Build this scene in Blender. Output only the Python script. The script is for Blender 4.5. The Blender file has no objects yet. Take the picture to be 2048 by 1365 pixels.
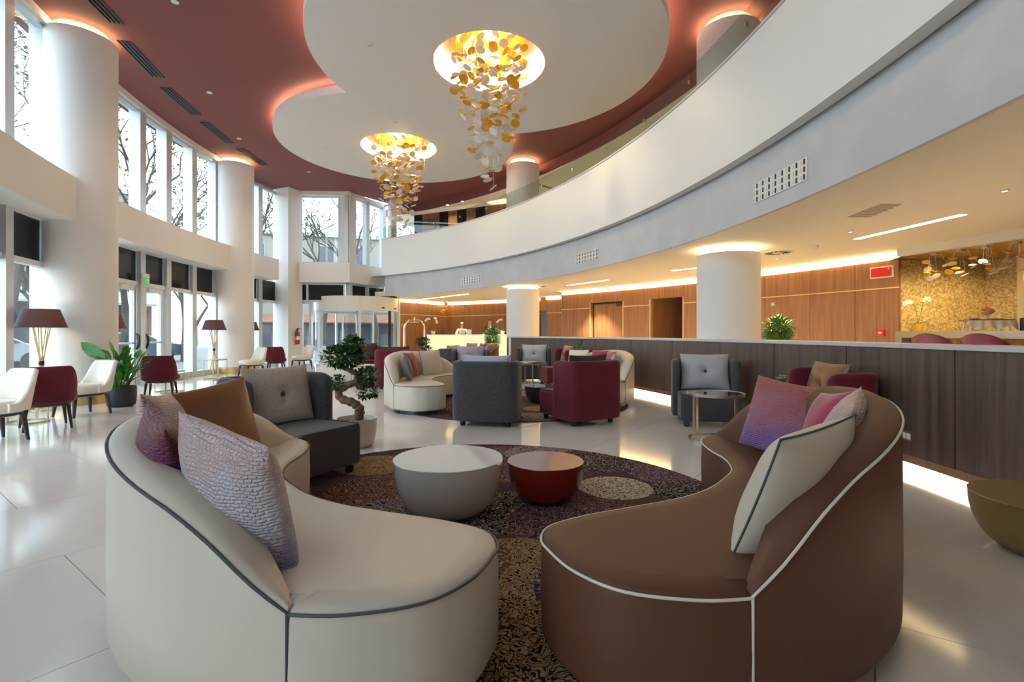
import bpy, bmesh, math, random
from mathutils import Vector, Matrix
from mathutils.geometry import tessellate_polygon
from math import pi, sin, cos, atan2, hypot, sqrt, radians as rad

# ---------------------------------------------------------------- camera
SC = bpy.context.scene
COL = SC.collection
FPX, CAMH, HORIZON = 980.0, 1.2, 667.0
cam_d = bpy.data.cameras.new('camera')
cam_d.sensor_width = 36.0
cam_d.lens = 36.0 * FPX / 2048.0
cam_d.shift_y = -(682.5 - HORIZON) / 2048.0
cam_d.clip_start = 0.05
cam_d.clip_end = 400
cam = bpy.data.objects.new('camera', cam_d)
cam.location = (0, 0, CAMH)
cam.rotation_euler = (pi / 2, 0, 0)
COL.objects.link(cam)
SC.camera = cam

# ---------------------------------------------------------------- world, sun, exposure
SKY = 6.2
w = bpy.data.worlds.new('sky')
SC.world = w
w.use_nodes = True
nt = w.node_tree
bg = nt.nodes['Background']
tc = nt.nodes.new('ShaderNodeTexCoord')
sp = nt.nodes.new('ShaderNodeSeparateXYZ')
rp = nt.nodes.new('ShaderNodeValToRGB')
rp.color_ramp.elements[0].position = 0.45
rp.color_ramp.elements[0].color = (0.86, 0.94, 1.0, 1)
rp.color_ramp.elements[1].position = 1.0
rp.color_ramp.elements[1].color = (0.66, 0.83, 1.0, 1)
mp = nt.nodes.new('ShaderNodeMapRange')
mp.inputs['From Min'].default_value = -1
nt.links.new(tc.outputs['Generated'], sp.inputs[0])
nt.links.new(sp.outputs['Z'], mp.inputs['Value'])
nt.links.new(mp.outputs['Result'], rp.inputs['Fac'])
nt.links.new(rp.outputs['Color'], bg.inputs['Color'])
bg.inputs['Strength'].default_value = SKY
SC.view_settings.view_transform = 'Standard'
SC.view_settings.look = 'None'
SC.view_settings.gamma = 1.0
SC.view_settings.use_curve_mapping = False
SC.view_settings.exposure = 0.10

def lamp(name, kind, loc, power, color, size=0.1, rot=(0, 0, 0), spot=None, blend=0.6, size_y=None):
    d = bpy.data.lights.new(name, kind)
    d.energy = power
    d.color = color
    if kind == 'AREA':
        d.size = size
        if size_y:
            d.shape = 'RECTANGLE'
            d.size_y = size_y
    else:
        d.shadow_soft_size = size
    if spot:
        d.spot_size = spot
        d.spot_blend = blend
    o = bpy.data.objects.new(name, d)
    o.location = loc
    o.rotation_euler = rot
    COL.objects.link(o)
    return o

WARM = (1.0, 0.72, 0.38)

# ---------------------------------------------------------------- geometry helpers
def G(px, py, z=0.0):
    """a point of the photograph -> the point of the horizontal plane z it shows"""
    Y = FPX * (CAMH - z) / (py - HORIZON)
    return ((px - 1024.0) * Y / FPX, Y)

def at(px, Y):
    return ((px - 1024.0) * Y / FPX, Y)

def ray_arc(px, c, R):
    """angle on the circle (c, R) at which the sight line through column px leaves it"""
    dx = (px - 1024.0) / FPX
    a = dx * dx + 1
    b = -2 * (dx * c[0] + c[1])
    k = c[0] ** 2 + c[1] ** 2 - R * R
    Y = (-b + sqrt(b * b - 4 * a * k)) / (2 * a)
    return atan2(Y - c[1], dx * Y - c[0])

def pol(c, R, a, z=0.0):
    return Vector((c[0] + R * cos(a), c[1] + R * sin(a), z))

class MB:
    def __init__(self):
        self.v, self.f, self.mi = [], [], []
    def add(self, vs, fs, m=0):
        n = len(self.v)
        self.v += [tuple(p) for p in vs]
        for f in fs:
            self.f.append([i + n for i in f])
            self.mi.append(m)
        return self
    def box(self, x0, x1, y0, y1, z0, z1, m=0):
        vs = [(x, y, z) for z in (z0, z1) for y in (y0, y1) for x in (x0, x1)]
        return self.add(vs, [(0, 2, 3, 1), (4, 5, 7, 6), (0, 1, 5, 4), (2, 6, 7, 3), (0, 4, 6, 2), (1, 3, 7, 5)], m)
    def obox(self, c, s, M=None, m=0):
        """box of size s about c turned by matrix M"""
        vs = []
        for z in (-.5, .5):
            for y in (-.5, .5):
                for x in (-.5, .5):
                    p = Vector((x * s[0], y * s[1], z * s[2]))
                    if M:
                        p = M @ p
                    vs.append(p + Vector(c))
        return self.add(vs, [(0, 2, 3, 1), (4, 5, 7, 6), (0, 1, 5, 4), (2, 6, 7, 3), (0, 4, 6, 2), (1, 3, 7, 5)], m)
    def bar(self, p, q, wdt, hgt, m=0, up=(0, 0, 1)):
        p, q = Vector(p), Vector(q)
        d = q - p
        L = d.length
        d.normalize()
        u = Vector(up)
        if abs(d.dot(u)) > .98:
            u = Vector((0, 1, 0))
        s = d.cross(u).normalized()
        u = s.cross(d).normalized()
        M = Matrix((s, d, u)).transposed()
        return self.obox((p + q) / 2, (wdt, L, hgt), M, m)
    def loft(self, rings, closed=True, cap=True, m=0):
        n = len(rings[0])
        vs = [p for r in rings for p in r]
        fs = []
        for i in range(len(rings) - 1):
            for j in range(n if closed else n - 1):
                k = (j + 1) % n
                fs.append((i * n + j, i * n + k, (i + 1) * n + k, (i + 1) * n + j))
        if cap:
            fs.append(tuple(range(n))[::-1])
            fs.append(tuple((len(rings) - 1) * n + j for j in range(n)))
        return self.add(vs, fs, m)
    def lathe(self, prof, n=32, c=(0, 0, 0), m=0, cap=True, arc=None):
        rings = []
        for r, z in prof:
            rings.append([(c[0] + r * cos(2 * pi * i / n), c[1] + r * sin(2 * pi * i / n), c[2] + z) for i in range(n)])
        return self.loft(rings, True, cap, m)
    def tube(self, pts, r, n=8, m=0, cap=True, closed=False):
        P = [Vector(p) for p in pts]
        N = len(P)
        R = r if isinstance(r, (list, tuple)) else [r] * N
        rings = []
        up = Vector((0, 0, 1))
        prev = None
        for i in range(N):
            if closed:
                t = P[(i + 1) % N] - P[i - 1]
            else:
                t = P[min(i + 1, N - 1)] - P[max(i - 1, 0)]
            if t.length < 1e-9:
                t = Vector((0, 0, 1))
            t.normalize()
            if prev is None:
                a = up if abs(t.dot(up)) < .9 else Vector((1, 0, 0))
                s = t.cross(a).normalized()
            else:
                s = prev - t * prev.dot(t)
                s = s.normalized() if s.length > 1e-6 else t.orthogonal().normalized()
            prev = s
            u = t.cross(s)
            rings.append([P[i] + (s * cos(2 * pi * k / n) + u * sin(2 * pi * k / n)) * R[i] for k in range(n)])
        if closed:
            rings.append(rings[0])
            cap = False
        return self.loft(rings, True, cap, m)
    def arc(self, c, prof, a0, a1, n=48, m=0, cap=True):
        """a closed (r, z) profile swept around c from angle a0 to a1"""
        rings = []
        for i in range(n + 1):
            a = a0 + (a1 - a0) * i / n
            rings.append([(c[0] + r * cos(a), c[1] + r * sin(a), z) for r, z in prof])
        return self.loft(rings, True, cap, m)
    def wall(self, c, r0, r1, z0, z1, a0, a1, n=None, m=0):
        n = n or max(1, int(abs(a1 - a0) * r0 / .35))
        return self.arc(c, [(r0, z0), (r1, z0), (r1, z1), (r0, z1)], a0, a1, n, m)
    def prism(self, pts, z0, z1, m=0):
        return self.loft([[(x, y, z0) for x, y in pts], [(x, y, z1) for x, y in pts]], True, True, m)

def obj(name, mb, mats, parent=None, smooth=35, bevel=0, seg=2, sub=0, loc=None, rot=None):
    me = bpy.data.meshes.new(name)
    me.from_pydata(mb.v, [], mb.f)
    if not isinstance(mats, (list, tuple)):
        mats = [mats]
    for m_ in mats:
        me.materials.append(m_)
    if len(mats) > 1:
        me.polygons.foreach_set('material_index', mb.mi)
    bm = bmesh.new()
    bm.from_mesh(me)
    bmesh.ops.recalc_face_normals(bm, faces=bm.faces)
    bm.to_mesh(me)
    bm.free()
    if smooth:
        me.polygons.foreach_set('use_smooth', [True] * len(me.polygons))
        me.set_sharp_from_angle(angle=rad(smooth))
    me.update()
    o = bpy.data.objects.new(name, me)
    COL.objects.link(o)
    if bevel:
        b = o.modifiers.new('bevel', 'BEVEL')
        b.width = bevel
        b.segments = seg
        b.limit_method = 'ANGLE'
        b.harden_normals = False
    if sub:
        s = o.modifiers.new('sub', 'SUBSURF')
        s.levels = sub
        s.render_levels = sub
    if parent:
        o.parent = parent
    if loc:
        o.location = loc
    if rot:
        o.rotation_euler = rot
    return o

def tag(o, label=None, cat=None, group=None, kind=None):
    if label:
        o['label'] = label
    if cat:
        o['category'] = cat
    if group:
        o['group'] = group
    if kind:
        o['kind'] = kind
    return o

def thing(name, label, cat, loc=(0, 0, 0), yaw=0.0, group=None, kind=None):
    o = bpy.data.objects.new(name, None)
    o.empty_display_size = .1
    COL.objects.link(o)
    o.location = loc
    o.rotation_euler = (0, 0, yaw)
    return tag(o, label, cat, group, kind)

def struct(name, mb, m, parent=None, **k):
    o = obj(name, mb, m, parent, **k)
    if not parent:
        o['kind'] = 'structure'
    return o

def frame(name):
    o = thing(name, None, None)
    o['kind'] = 'structure'
    return o

def yaw_of(fx, fy):
    """turn that makes a thing whose front is -Y face (fx, fy)"""
    return atan2(fx, -fy)

def copy_to(o, parent, loc=None, rot=None, scale=None):
    c = o.copy()
    COL.objects.link(c)
    c.parent = parent
    if loc is not None:
        c.location = loc
    if rot is not None:
        c.rotation_euler = rot
    if scale is not None:
        c.scale = scale
    return c

def spline(P, per=6, closed=True):
    P = [Vector(p) for p in P]
    n = len(P)
    out = []
    for i in range(n if closed else n - 1):
        if closed:
            a, b, c, d = P[i - 1], P[i], P[(i + 1) % n], P[(i + 2) % n]
        else:
            a, b, c, d = P[max(i - 1, 0)], P[i], P[i + 1], P[min(i + 2, n - 1)]
        for k in range(per):
            t = k / per
            out.append(.5 * ((2 * b) + (c - a) * t + (2 * a - 5 * b + 4 * c - d) * t * t + (3 * b - a - 3 * c + d) * t ** 3))
    if not closed:
        out.append(P[-1])
    return out

def lerp_tab(tab, x):
    if x <= tab[0][0]:
        return tab[0][1]
    n = len(tab)
    def slope(i):
        a, b = tab[max(i - 1, 0)], tab[min(i + 1, n - 1)]
        return (b[1] - a[1]) / (b[0] - a[0])
    for i in range(n - 1):
        (x0, y0), (x1, y1) = tab[i], tab[i + 1]
        if x <= x1:
            h = x1 - x0
            t = (x - x0) / h
            return (y0 * (2 * t ** 3 - 3 * t * t + 1) + slope(i) * h * (t ** 3 - 2 * t * t + t)
                    + y1 * (3 * t * t - 2 * t ** 3) + slope(i + 1) * h * (t ** 3 - t * t))
    return tab[-1][1]

# ---------------------------------------------------------------- materials
def srgb(r, g, b):
    f = lambda c: (c / 255 / 12.92) if c / 255 <= .04045 else ((c / 255 + .055) / 1.055) ** 2.4
    return (f(r), f(g), f(b))

def mat(name, col, rough=.5, metal=0.0, spec=.5, emit=None, estr=0.0, bump=0.0, bscale=60.0, var=0.0, vscale=4.0,
        sheen=0.0, coat=0.0, alpha=None, sub=0.0, aniso=None, stretch=None):
    m = bpy.data.materials.new(name)
    m.use_nodes = True
    n = m.node_tree.nodes
    l = m.node_tree.links
    b = n['Principled BSDF']
    b.inputs['Base Color'].default_value = (*col, 1)
    b.inputs['Roughness'].default_value = rough
    b.inputs['Metallic'].default_value = metal
    b.inputs['Specular IOR Level'].default_value = spec
    b.inputs['Sheen Weight'].default_value = sheen
    b.inputs['Sheen Roughness'].default_value = .4
    b.inputs['Coat Weight'].default_value = coat
    if sub:
        b.inputs['Subsurface Weight'].default_value = sub
    if emit:
        b.inputs['Emission Color'].default_value = (*emit, 1)
        b.inputs['Emission Strength'].default_value = estr
    if bump or var:
        t = n.new('ShaderNodeTexCoord')
        mp_ = n.new('ShaderNodeMapping')
        if stretch:
            mp_.inputs['Scale'].default_value = stretch
        l.new(t.outputs['Object'], mp_.inputs[0])
    if bump:
        k = n.new('ShaderNodeTexNoise')
        k.inputs['Scale'].default_value = bscale
        k.inputs['Detail'].default_value = 3
        l.new(mp_.outputs[0], k.inputs['Vector'])
        bp = n.new('ShaderNodeBump')
        bp.inputs['Strength'].default_value = bump
        bp.inputs['Distance'].default_value = .004
        l.new(k.outputs['Fac'], bp.inputs['Height'])
        l.new(bp.outputs[0], b.inputs['Normal'])
    if var:
        k = n.new('ShaderNodeTexNoise')
        k.inputs['Scale'].default_value = vscale
        k.inputs['Detail'].default_value = 5
        l.new(mp_.outputs[0], k.inputs['Vector'])
        r = n.new('ShaderNodeValToRGB')
        r.color_ramp.elements[0].position = .3
        r.color_ramp.elements[1].position = .7
        r.color_ramp.elements[0].color = (*[c * (1 - var) for c in col], 1)
        r.color_ramp.elements[1].color = (*[min(1, c * (1 + var)) for c in col], 1)
        l.new(k.outputs['Fac'], r.inputs['Fac'])
        l.new(r.outputs['Color'], b.inputs['Base Color'])
    return m

def wood(name, c1, c2, rough=.45, scale=(9, 9, .35)):
    m = mat(name, c1, rough)
    n = m.node_tree.nodes
    l = m.node_tree.links
    b = n['Principled BSDF']
    t = n.new('ShaderNodeTexCoord')
    mp_ = n.new('ShaderNodeMapping')
    mp_.inputs['Scale'].default_value = scale
    l.new(t.outputs['Object'], mp_.inputs[0])
    k = n.new('ShaderNodeTexNoise')
    k.inputs['Scale'].default_value = 2.2
    k.inputs['Detail'].default_value = 7
    k.inputs['Roughness'].default_value = .65
    k.inputs['Distortion'].default_value = .4
    l.new(mp_.outputs[0], k.inputs['Vector'])
    r = n.new('ShaderNodeValToRGB')
    e = r.color_ramp.elements
    e[0].position, e[1].position = .3, .72
    e[0].color, e[1].color = (*c1, 1), (*c2, 1)
    l.new(k.outputs['Fac'], r.inputs['Fac'])
    l.new(r.outputs['Color'], b.inputs['Base Color'])
    bp = n.new('ShaderNodeBump')
    bp.inputs['Strength'].default_value = .08
    bp.inputs['Distance'].default_value = .003
    l.new(k.outputs['Fac'], bp.inputs['Height'])
    l.new(bp.outputs[0], b.inputs['Normal'])
    return m

def glass_mat(name, tint, refl=.06, rough=.02):
    """a thin pane: tinted see-through with a mirror share that grows at grazing angles"""
    m = bpy.data.materials.new(name)
    m.use_nodes = True
    n = m.node_tree.nodes
    l = m.node_tree.links
    n.remove(n['Principled BSDF'])
    tr = n.new('ShaderNodeBsdfTransparent')
    tr.inputs['Color'].default_value = (*tint, 1)
    gl = n.new('ShaderNodeBsdfGlossy')
    gl.inputs['Roughness'].default_value = rough
    fr = n.new('ShaderNodeLayerWeight')
    fr.inputs['Blend'].default_value = .5
    pw = n.new('ShaderNodeMath')
    pw.operation = 'POWER'
    pw.inputs[1].default_value = 4.0
    ad = n.new('ShaderNodeMath')
    ad.operation = 'MULTIPLY_ADD'
    ad.inputs[1].default_value = .35
    ad.inputs[2].default_value = refl * .5
    l.new(fr.outputs['Facing'], pw.inputs[0])
    l.new(pw.outputs[0], ad.inputs[0])
    mx = n.new('ShaderNodeMixShader')
    l.new(ad.outputs[0], mx.inputs[0])
    l.new(tr.outputs[0], mx.inputs[1])
    l.new(gl.outputs[0], mx.inputs[2])
    l.new(mx.outputs[0], n['Material Output'].inputs['Surface'])
    return m

def glow(name, col, s):
    m = bpy.data.materials.new(name)
    m.use_nodes = True
    n = m.node_tree.nodes
    l = m.node_tree.links
    n.remove(n['Principled BSDF'])
    e = n.new('ShaderNodeEmission')
    e.inputs['Color'].default_value = (*col, 1)
    e.inputs['Strength'].default_value = s
    l.new(e.outputs[0], n['Material Output'].inputs['Surface'])
    return m

def scale_cloth(name, c_top, c_mid, c_low, rough=.45):
    """quilted scale-pattern cushion cloth, colour drifting over the face"""
    m = mat(name, c_mid, rough, sheen=.04, spec=.5)
    n = m.node_tree.nodes
    l = m.node_tree.links
    b = n['Principled BSDF']
    t = n.new('ShaderNodeTexCoord')
    sv = n.new('ShaderNodeSeparateXYZ')
    l.new(t.outputs['Object'], sv.inputs[0])
    cv = n.new('ShaderNodeCombineXYZ')
    l.new(sv.outputs['X'], cv.inputs['X'])
    l.new(sv.outputs['Z'], cv.inputs['Y'])
    wob = n.new('ShaderNodeTexNoise')
    wob.inputs['Scale'].default_value = 14
    l.new(t.outputs['Object'], wob.inputs['Vector'])
    wv = n.new('ShaderNodeVectorMath')
    wv.operation = 'MULTIPLY_ADD'
    wv.inputs[1].default_value = (.035, .03, 0)
    l.new(wob.outputs['Color'], wv.inputs[0])
    l.new(cv.outputs[0], wv.inputs[2])
    br = n.new('ShaderNodeTexBrick')
    br.inputs['Scale'].default_value = 1.0
    br.inputs['Brick Width'].default_value = .022
    br.inputs['Row Height'].default_value = .012
    br.inputs['Mortar Size'].default_value = .0045
    br.inputs['Mortar Smooth'].default_value = 1.0
    l.new(wv.outputs[0], br.inputs['Vector'])
    bp = n.new('ShaderNodeBump')
    bp.inputs['Strength'].default_value = .9
    bp.inputs['Distance'].default_value = .006
    bp.invert = True
    l.new(br.outputs['Fac'], bp.inputs['Height'])
    l.new(bp.outputs[0], b.inputs['Normal'])
    s = n.new('ShaderNodeSeparateXYZ')
    l.new(t.outputs['Object'], s.inputs[0])
    k = n.new('ShaderNodeTexNoise')
    k.inputs['Scale'].default_value = 6
    l.new(t.outputs['Object'], k.inputs['Vector'])
    a = n.new('ShaderNodeMath')
    a.operation = 'MULTIPLY_ADD'
    a.inputs[1].default_value = .35
    l.new(k.outputs['Fac'], a.inputs[0])
    l.new(s.outputs['Z'], a.inputs[2])
    r = n.new('ShaderNodeValToRGB')
    e = r.color_ramp.elements
    e[0].position, e[1].position = .0, .36
    e[0].color, e[1].color = (*c_low, 1), (*c_top, 1)
    x = e.new(.2)
    x.color = (*c_mid, 1)
    l.new(a.outputs[0], r.inputs['Fac'])
    l.new(r.outputs['Color'], b.inputs['Base Color'])
    return m

def weave(name, c1, c2, sc=90, rough=.85):
    m = mat(name, c1, rough, sheen=.25)
    n = m.node_tree.nodes
    l = m.node_tree.links
    b = n['Principled BSDF']
    t = n.new('ShaderNodeTexCoord')
    mp_ = n.new('ShaderNodeMapping')
    mp_.inputs['Scale'].default_value = (1, 1, 3)
    k = n.new('ShaderNodeTexNoise')
    k.inputs['Scale'].default_value = sc
    k.inputs['Detail'].default_value = 4
    l.new(t.outputs['Object'], mp_.inputs[0])
    l.new(mp_.outputs[0], k.inputs['Vector'])
    r = n.new('ShaderNodeValToRGB')
    e = r.color_ramp.elements
    e[0].position, e[1].position = .35, .65
    e[0].color, e[1].color = (*c1, 1), (*c2, 1)
    l.new(k.outputs['Fac'], r.inputs['Fac'])
    l.new(r.outputs['Color'], b.inputs['Base Color'])
    bp = n.new('ShaderNodeBump')
    bp.inputs['Strength'].default_value = .35
    bp.inputs['Distance'].default_value = .003
    l.new(k.outputs['Fac'], bp.inputs['Height'])
    l.new(bp.outputs[0], b.inputs['Normal'])
    return m

M = {}
M['plaster'] = mat('white_plaster', (.80, .77, .74), .7)
M['plaster_warm'] = mat('cream_plaster', (.88, .82, .70), .7)
M['parapet'] = mat('parapet_paint', (.86, .85, .82), .55)
M['stucco'] = mat('grey_stucco', (.56, .56, .58), .45, var=.06, vscale=2.2, bump=.06, bscale=8)
M['ceil'] = mat('terracotta_paint', (.215, .066, .060), .75)
M['disc'] = mat('ceiling_disc_paint', (.84, .81, .77), .7)
M['tile'] = mat('polished_tile', (.74, .71, .67), .10, spec=.5, var=.05, vscale=1.3, bump=.02, bscale=3.0)
M['grout'] = mat('grout', (.30, .28, .26), .8)
M['frame'] = mat('window_aluminium', (.62, .66, .69), .4, metal=.3)
M['frame_w'] = mat('white_frame', (.75, .77, .78), .4)
M['dark_pane'] = mat('dark_spandrel_glass', (.010, .011, .014), .10, spec=.35)
M['glass'] = glass_mat('window_glass', (.93, .97, .97))
M['glass_bal'] = glass_mat('balustrade_glass', (.80, .86, .83))
M['steel'] = mat('brushed_steel', (.6, .61, .62), .3, metal=1)
M['gold'] = mat('satin_gold', (.63, .45, .20), .32, metal=1)
M['champ'] = mat('champagne_metal', (.55, .48, .36), .35, metal=.9)
M['brass'] = mat('brass', (.75, .58, .28), .28, metal=1)
M['black'] = mat('black_metal', (.012, .012, .013), .4)
M['wood_wall'] = wood('walnut_panel', srgb(108, 72, 46), srgb(150, 106, 72), .42)
M['wood_dark'] = wood('smoked_oak_panel', srgb(70, 54, 50), srgb(110, 90, 82), .35)
M['wood_base'] = wood('oak_base', srgb(120, 84, 62), srgb(150, 110, 84), .5)
M['trim_gold'] = mat('gold_inlay', (.85, .62, .30), .3, metal=.6)
M['cap'] = mat('stone_cap', (.62, .60, .60), .35)
M['leather_cream'] = mat('cream_leather', srgb(204, 195, 180), .42, bump=.05, bscale=200)
M['leather_brown'] = mat('brown_leather', srgb(96, 57, 38), .58, bump=.05, bscale=220)
M['pipe_grey'] = mat('grey_piping', srgb(74, 76, 84), .6)
M['pipe_white'] = mat('white_piping', srgb(226, 218, 204), .6)
M['grey_cloth'] = weave('charcoal_cloth', srgb(46, 45, 48), srgb(78, 76, 80), 70)
M['burg'] = mat('burgundy_velvet', srgb(92, 6, 32), .8, sheen=.15, bump=.1, bscale=90, var=.18, vscale=5)
M['velvet_mag'] = mat('magenta_velvet', srgb(158, 34, 78), .7, sheen=.6, var=.2, vscale=14, stretch=(1, 1, 4))
M['velvet_red'] = mat('red_velvet', srgb(128, 24, 42), .7, sheen=.5, var=.15, vscale=9)
M['cloth_light'] = mat('pale_grey_cloth', srgb(178, 180, 186), .8, sheen=.2, bump=.1, bscale=150)
M['cloth_herring'] = None
M['cloth_brown'] = mat('brown_satin', srgb(124, 78, 40), .36, sheen=.3, var=.1, vscale=5)
M['cloth_choc'] = mat('chocolate_cloth', srgb(66, 42, 40), .7, sheen=.2, bump=.08, bscale=120)
M['cloth_slate'] = mat('slate_cloth', srgb(96, 96, 102), .55, sheen=.2)
M['cloth_cream'] = mat('cream_cloth', srgb(206, 194, 176), .6, sheen=.15)
M['cloth_mauve'] = mat('mauve_cloth', srgb(158, 120, 132), .6, sheen=.3)
M['cloth_lilac'] = mat('lilac_grey_cloth', srgb(160, 152, 166), .6, sheen=.3)
M['scale_lilac'] = scale_cloth('lilac_scale_cloth', srgb(198, 174, 174), srgb(196, 192, 202), srgb(146, 142, 182))
M['scale_purple'] = scale_cloth('purple_scale_cloth', srgb(112, 34, 48), srgb(98, 24, 92), srgb(62, 20, 104))
M['scale_pink'] = scale_cloth('pink_scale_cloth', srgb(204, 170, 164), srgb(196, 172, 172), srgb(178, 160, 170))
M['scale_rose'] = scale_cloth('rose_scale_cloth', srgb(170, 96, 92), srgb(178, 112, 128), srgb(140, 104, 168))
M['leg_wood'] = mat('wenge_leg', srgb(44, 34, 34), .4)
M['tub_cream'] = mat('pearl_leather', srgb(222, 214, 200), .33, bump=.05, bscale=120)
M['bowl_white'] = mat('pearl_lacquer', srgb(208, 202, 196), .12, coat=1.0)
M['bowl_red'] = mat('oxblood_lacquer', srgb(120, 26, 18), .10, coat=1.0)
M['bowl_black'] = mat('black_lacquer', (.012, .011, .012), .08, coat=1.0)
M['bowl_gold'] = mat('bronze_lacquer', srgb(158, 138, 92), .36, metal=.45)
M['glass_top'] = mat('purple_glass_top', srgb(70, 26, 46), .06, coat=1.0)
M['leaf'] = mat('leaf_green', srgb(50, 122, 38), .4, var=.3, vscale=9)
M['leaf_dark'] = mat('leaf_deep_green', srgb(44, 88, 36), .4, var=.35, vscale=14)
M['leaf_mid'] = mat('leaf_mid_green', srgb(74, 118, 42), .45, var=.35, vscale=12)
M['bark'] = mat('bark', srgb(118, 96, 72), .8, bump=.5, bscale=40, var=.25, vscale=18)
M['soil'] = mat('soil', srgb(36, 26, 20), .95, bump=.6, bscale=60)
M['pot_white'] = mat('white_pot', srgb(214, 204, 188), .4)
M['pot_dark'] = mat('charcoal_pot', srgb(42, 44, 50), .6, bump=.1, bscale=30)
M['pot_yellow'] = mat('yellow_pot', srgb(226, 178, 74), .4)
M['petal'] = mat('white_petal', srgb(240, 236, 224), .5, sub=.1)
M['disc_gold'] = mat('gold_petal', srgb(226, 166, 28), .4, metal=.2)
M['disc_white'] = mat('pearl_petal', srgb(232, 224, 212), .45)
M['wire'] = mat('steel_wire', (.6, .6, .6), .4, metal=1)
M['gold_leaf'] = mat('gold_leaf_plate', srgb(240, 190, 50), .3, metal=.8)
M['red'] = mat('red_paint', srgb(196, 24, 28), .35)
M['white'] = mat('white_plastic', srgb(232, 228, 220), .45)
M['green_sign'] = mat('exit_green', srgb(24, 150, 90), .5, emit=srgb(40, 170, 110), estr=.7)
M['skin'] = mat('skin', srgb(206, 156, 128), .55, sub=.1)
M['hair'] = mat('dark_hair', srgb(32, 22, 18), .55)
M['suit'] = mat('dark_suit', srgb(40, 40, 48), .7)
M['blouse'] = mat('white_blouse', srgb(230, 222, 212), .7)
M['silver'] = mat('polished_brass_rail', (.80, .70, .50), .18, metal=1)
M['lit_warm'] = glow('warm_led', (1.0, .74, .38), 16.0)
M['lit_cove'] = glow('cove_led', (1.0, .68, .28), 22.0)
M['lit_rose'] = glow('disc_cove_led', (1.0, .66, .44), 24.0)
M['lit_floor'] = glow('plinth_led', (1.0, .84, .58), 14.0)
M['lit_desk'] = glow('onyx_backlight', (1.0, .84, .42), 1.25)
M['lit_bulb'] = glow('bulb', (1.0, .84, .56), 22.0)
M['lit_spot'] = glow('downlight_lens', (1.0, .86, .62), 8.0)
M['lit_recess'] = glow('recess_led', (1.0, .78, .40), 6.0)
M['cloth_herring'] = weave('beige_tweed', srgb(150, 138, 128), srgb(200, 188, 176), 120)

# ================================================================ structure
FC = (12.3, 14.6)          # centre of the street facade's curve
BC = (-14.0, 4.2)          # centre of the gallery's curve
WC = (-14.32, 1.11)        # centre of the walnut wall's curve
ZC = 6.42                  # lobby ceiling
ZL = 2.62                  # ceiling under the gallery
a_end = rad(177.5)
A_A, A_B = atan2(8.47 - FC[1], -7.6 - FC[0]) % (2 * pi), atan2(14.87 - FC[1], -8.45 - FC[0]) % (2 * pi)
STEP = A_A - A_B

# ---- floor: grout bed and large polished tiles, turned by -36 degrees
fl = MB()
room = [pol(FC, 21.35, rad(x)) for x in range(171, 292, 4)]
room = [(p.x, p.y) for p in room] + [(20, -5), (11, 26), (-3.5, 26), (-4.5, 21.2), (-7.5, 21.2)]
fl.prism(room, -.12, -.012)
floor = struct('floor', fl, M['grout'], smooth=0)
def inside(p, poly):
    c = False
    for (x0, y0), (x1, y1) in zip(poly, poly[1:] + poly[:1]):
        if (y0 > p[1]) != (y1 > p[1]) and p[0] < (x1 - x0) * (p[1] - y0) / (y1 - y0) + x0:
            c = not c
    return c
ta = rad(-36)
tu, tv = Vector((cos(ta), sin(ta))), Vector((-sin(ta), cos(ta)))
TS = 1.18
tb = MB()
tb.box(-TS / 2 + .002, TS / 2 - .002, -TS / 2 + .002, TS / 2 - .002, -.02, 0)
tile0 = None
cand = []
for i in range(-22, 26):
    for j in range(-22, 26):
        u = -3.52 + (i + .5) * TS
        v = .72 + (j + .5) * TS + (TS * .55 if i % 2 else 0)
        p = tu * u + tv * v
        if not inside(p, room):
            continue
        # behind the walnut wall or far behind the camera nothing of the floor is seen
        if hypot(p.x - WC[0], p.y - WC[1]) > 22.9 and p.y < 17:
            continue
        if p.y < -3.5 or p.x > 9:
            continue
        cand.append((p.length, p))
cand.sort(key=lambda t: t[0])
rest = MB()
for k, (d, p) in enumerate(cand):
    if k < 290:
        if tile0 is None:
            tile0 = obj('tile', tb, M['tile'], floor, smooth=0)
            tile0.location = (p.x, p.y, 0)
            tile0.rotation_euler = (0, 0, ta)
        else:
            copy_to(tile0, floor, (p.x, p.y, 0), (0, 0, ta))
    else:
        rest.obox((p.x, p.y, -.01), (TS - .004, TS - .004, .02), Matrix.Rotation(ta, 3, 'Z'))
if rest.v:
    obj('tile_field', rest, M['tile'], floor, smooth=0)['kind'] = 'stuff'

# ---- main ceiling
cp = [pol(FC, 21.6, rad(x)) for x in range(178, 275, 3)]
cp = [(p.x, p.y) for p in cp] + [(14, -7), (14, 27), (-4.2, 27), (-4.6, 20.3), (-5.75, 18.6), (-8.6, 18.6)]
struct('ceiling', MB().prism(cp, ZC, ZC + .25), M['ceil'], smooth=0)
# white trim where the ceiling meets the facade
struct('trim_1', MB().wall(FC, 20.98, 21.3, 6.28, ZC, a_end, rad(262)), M['plaster'])

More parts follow.
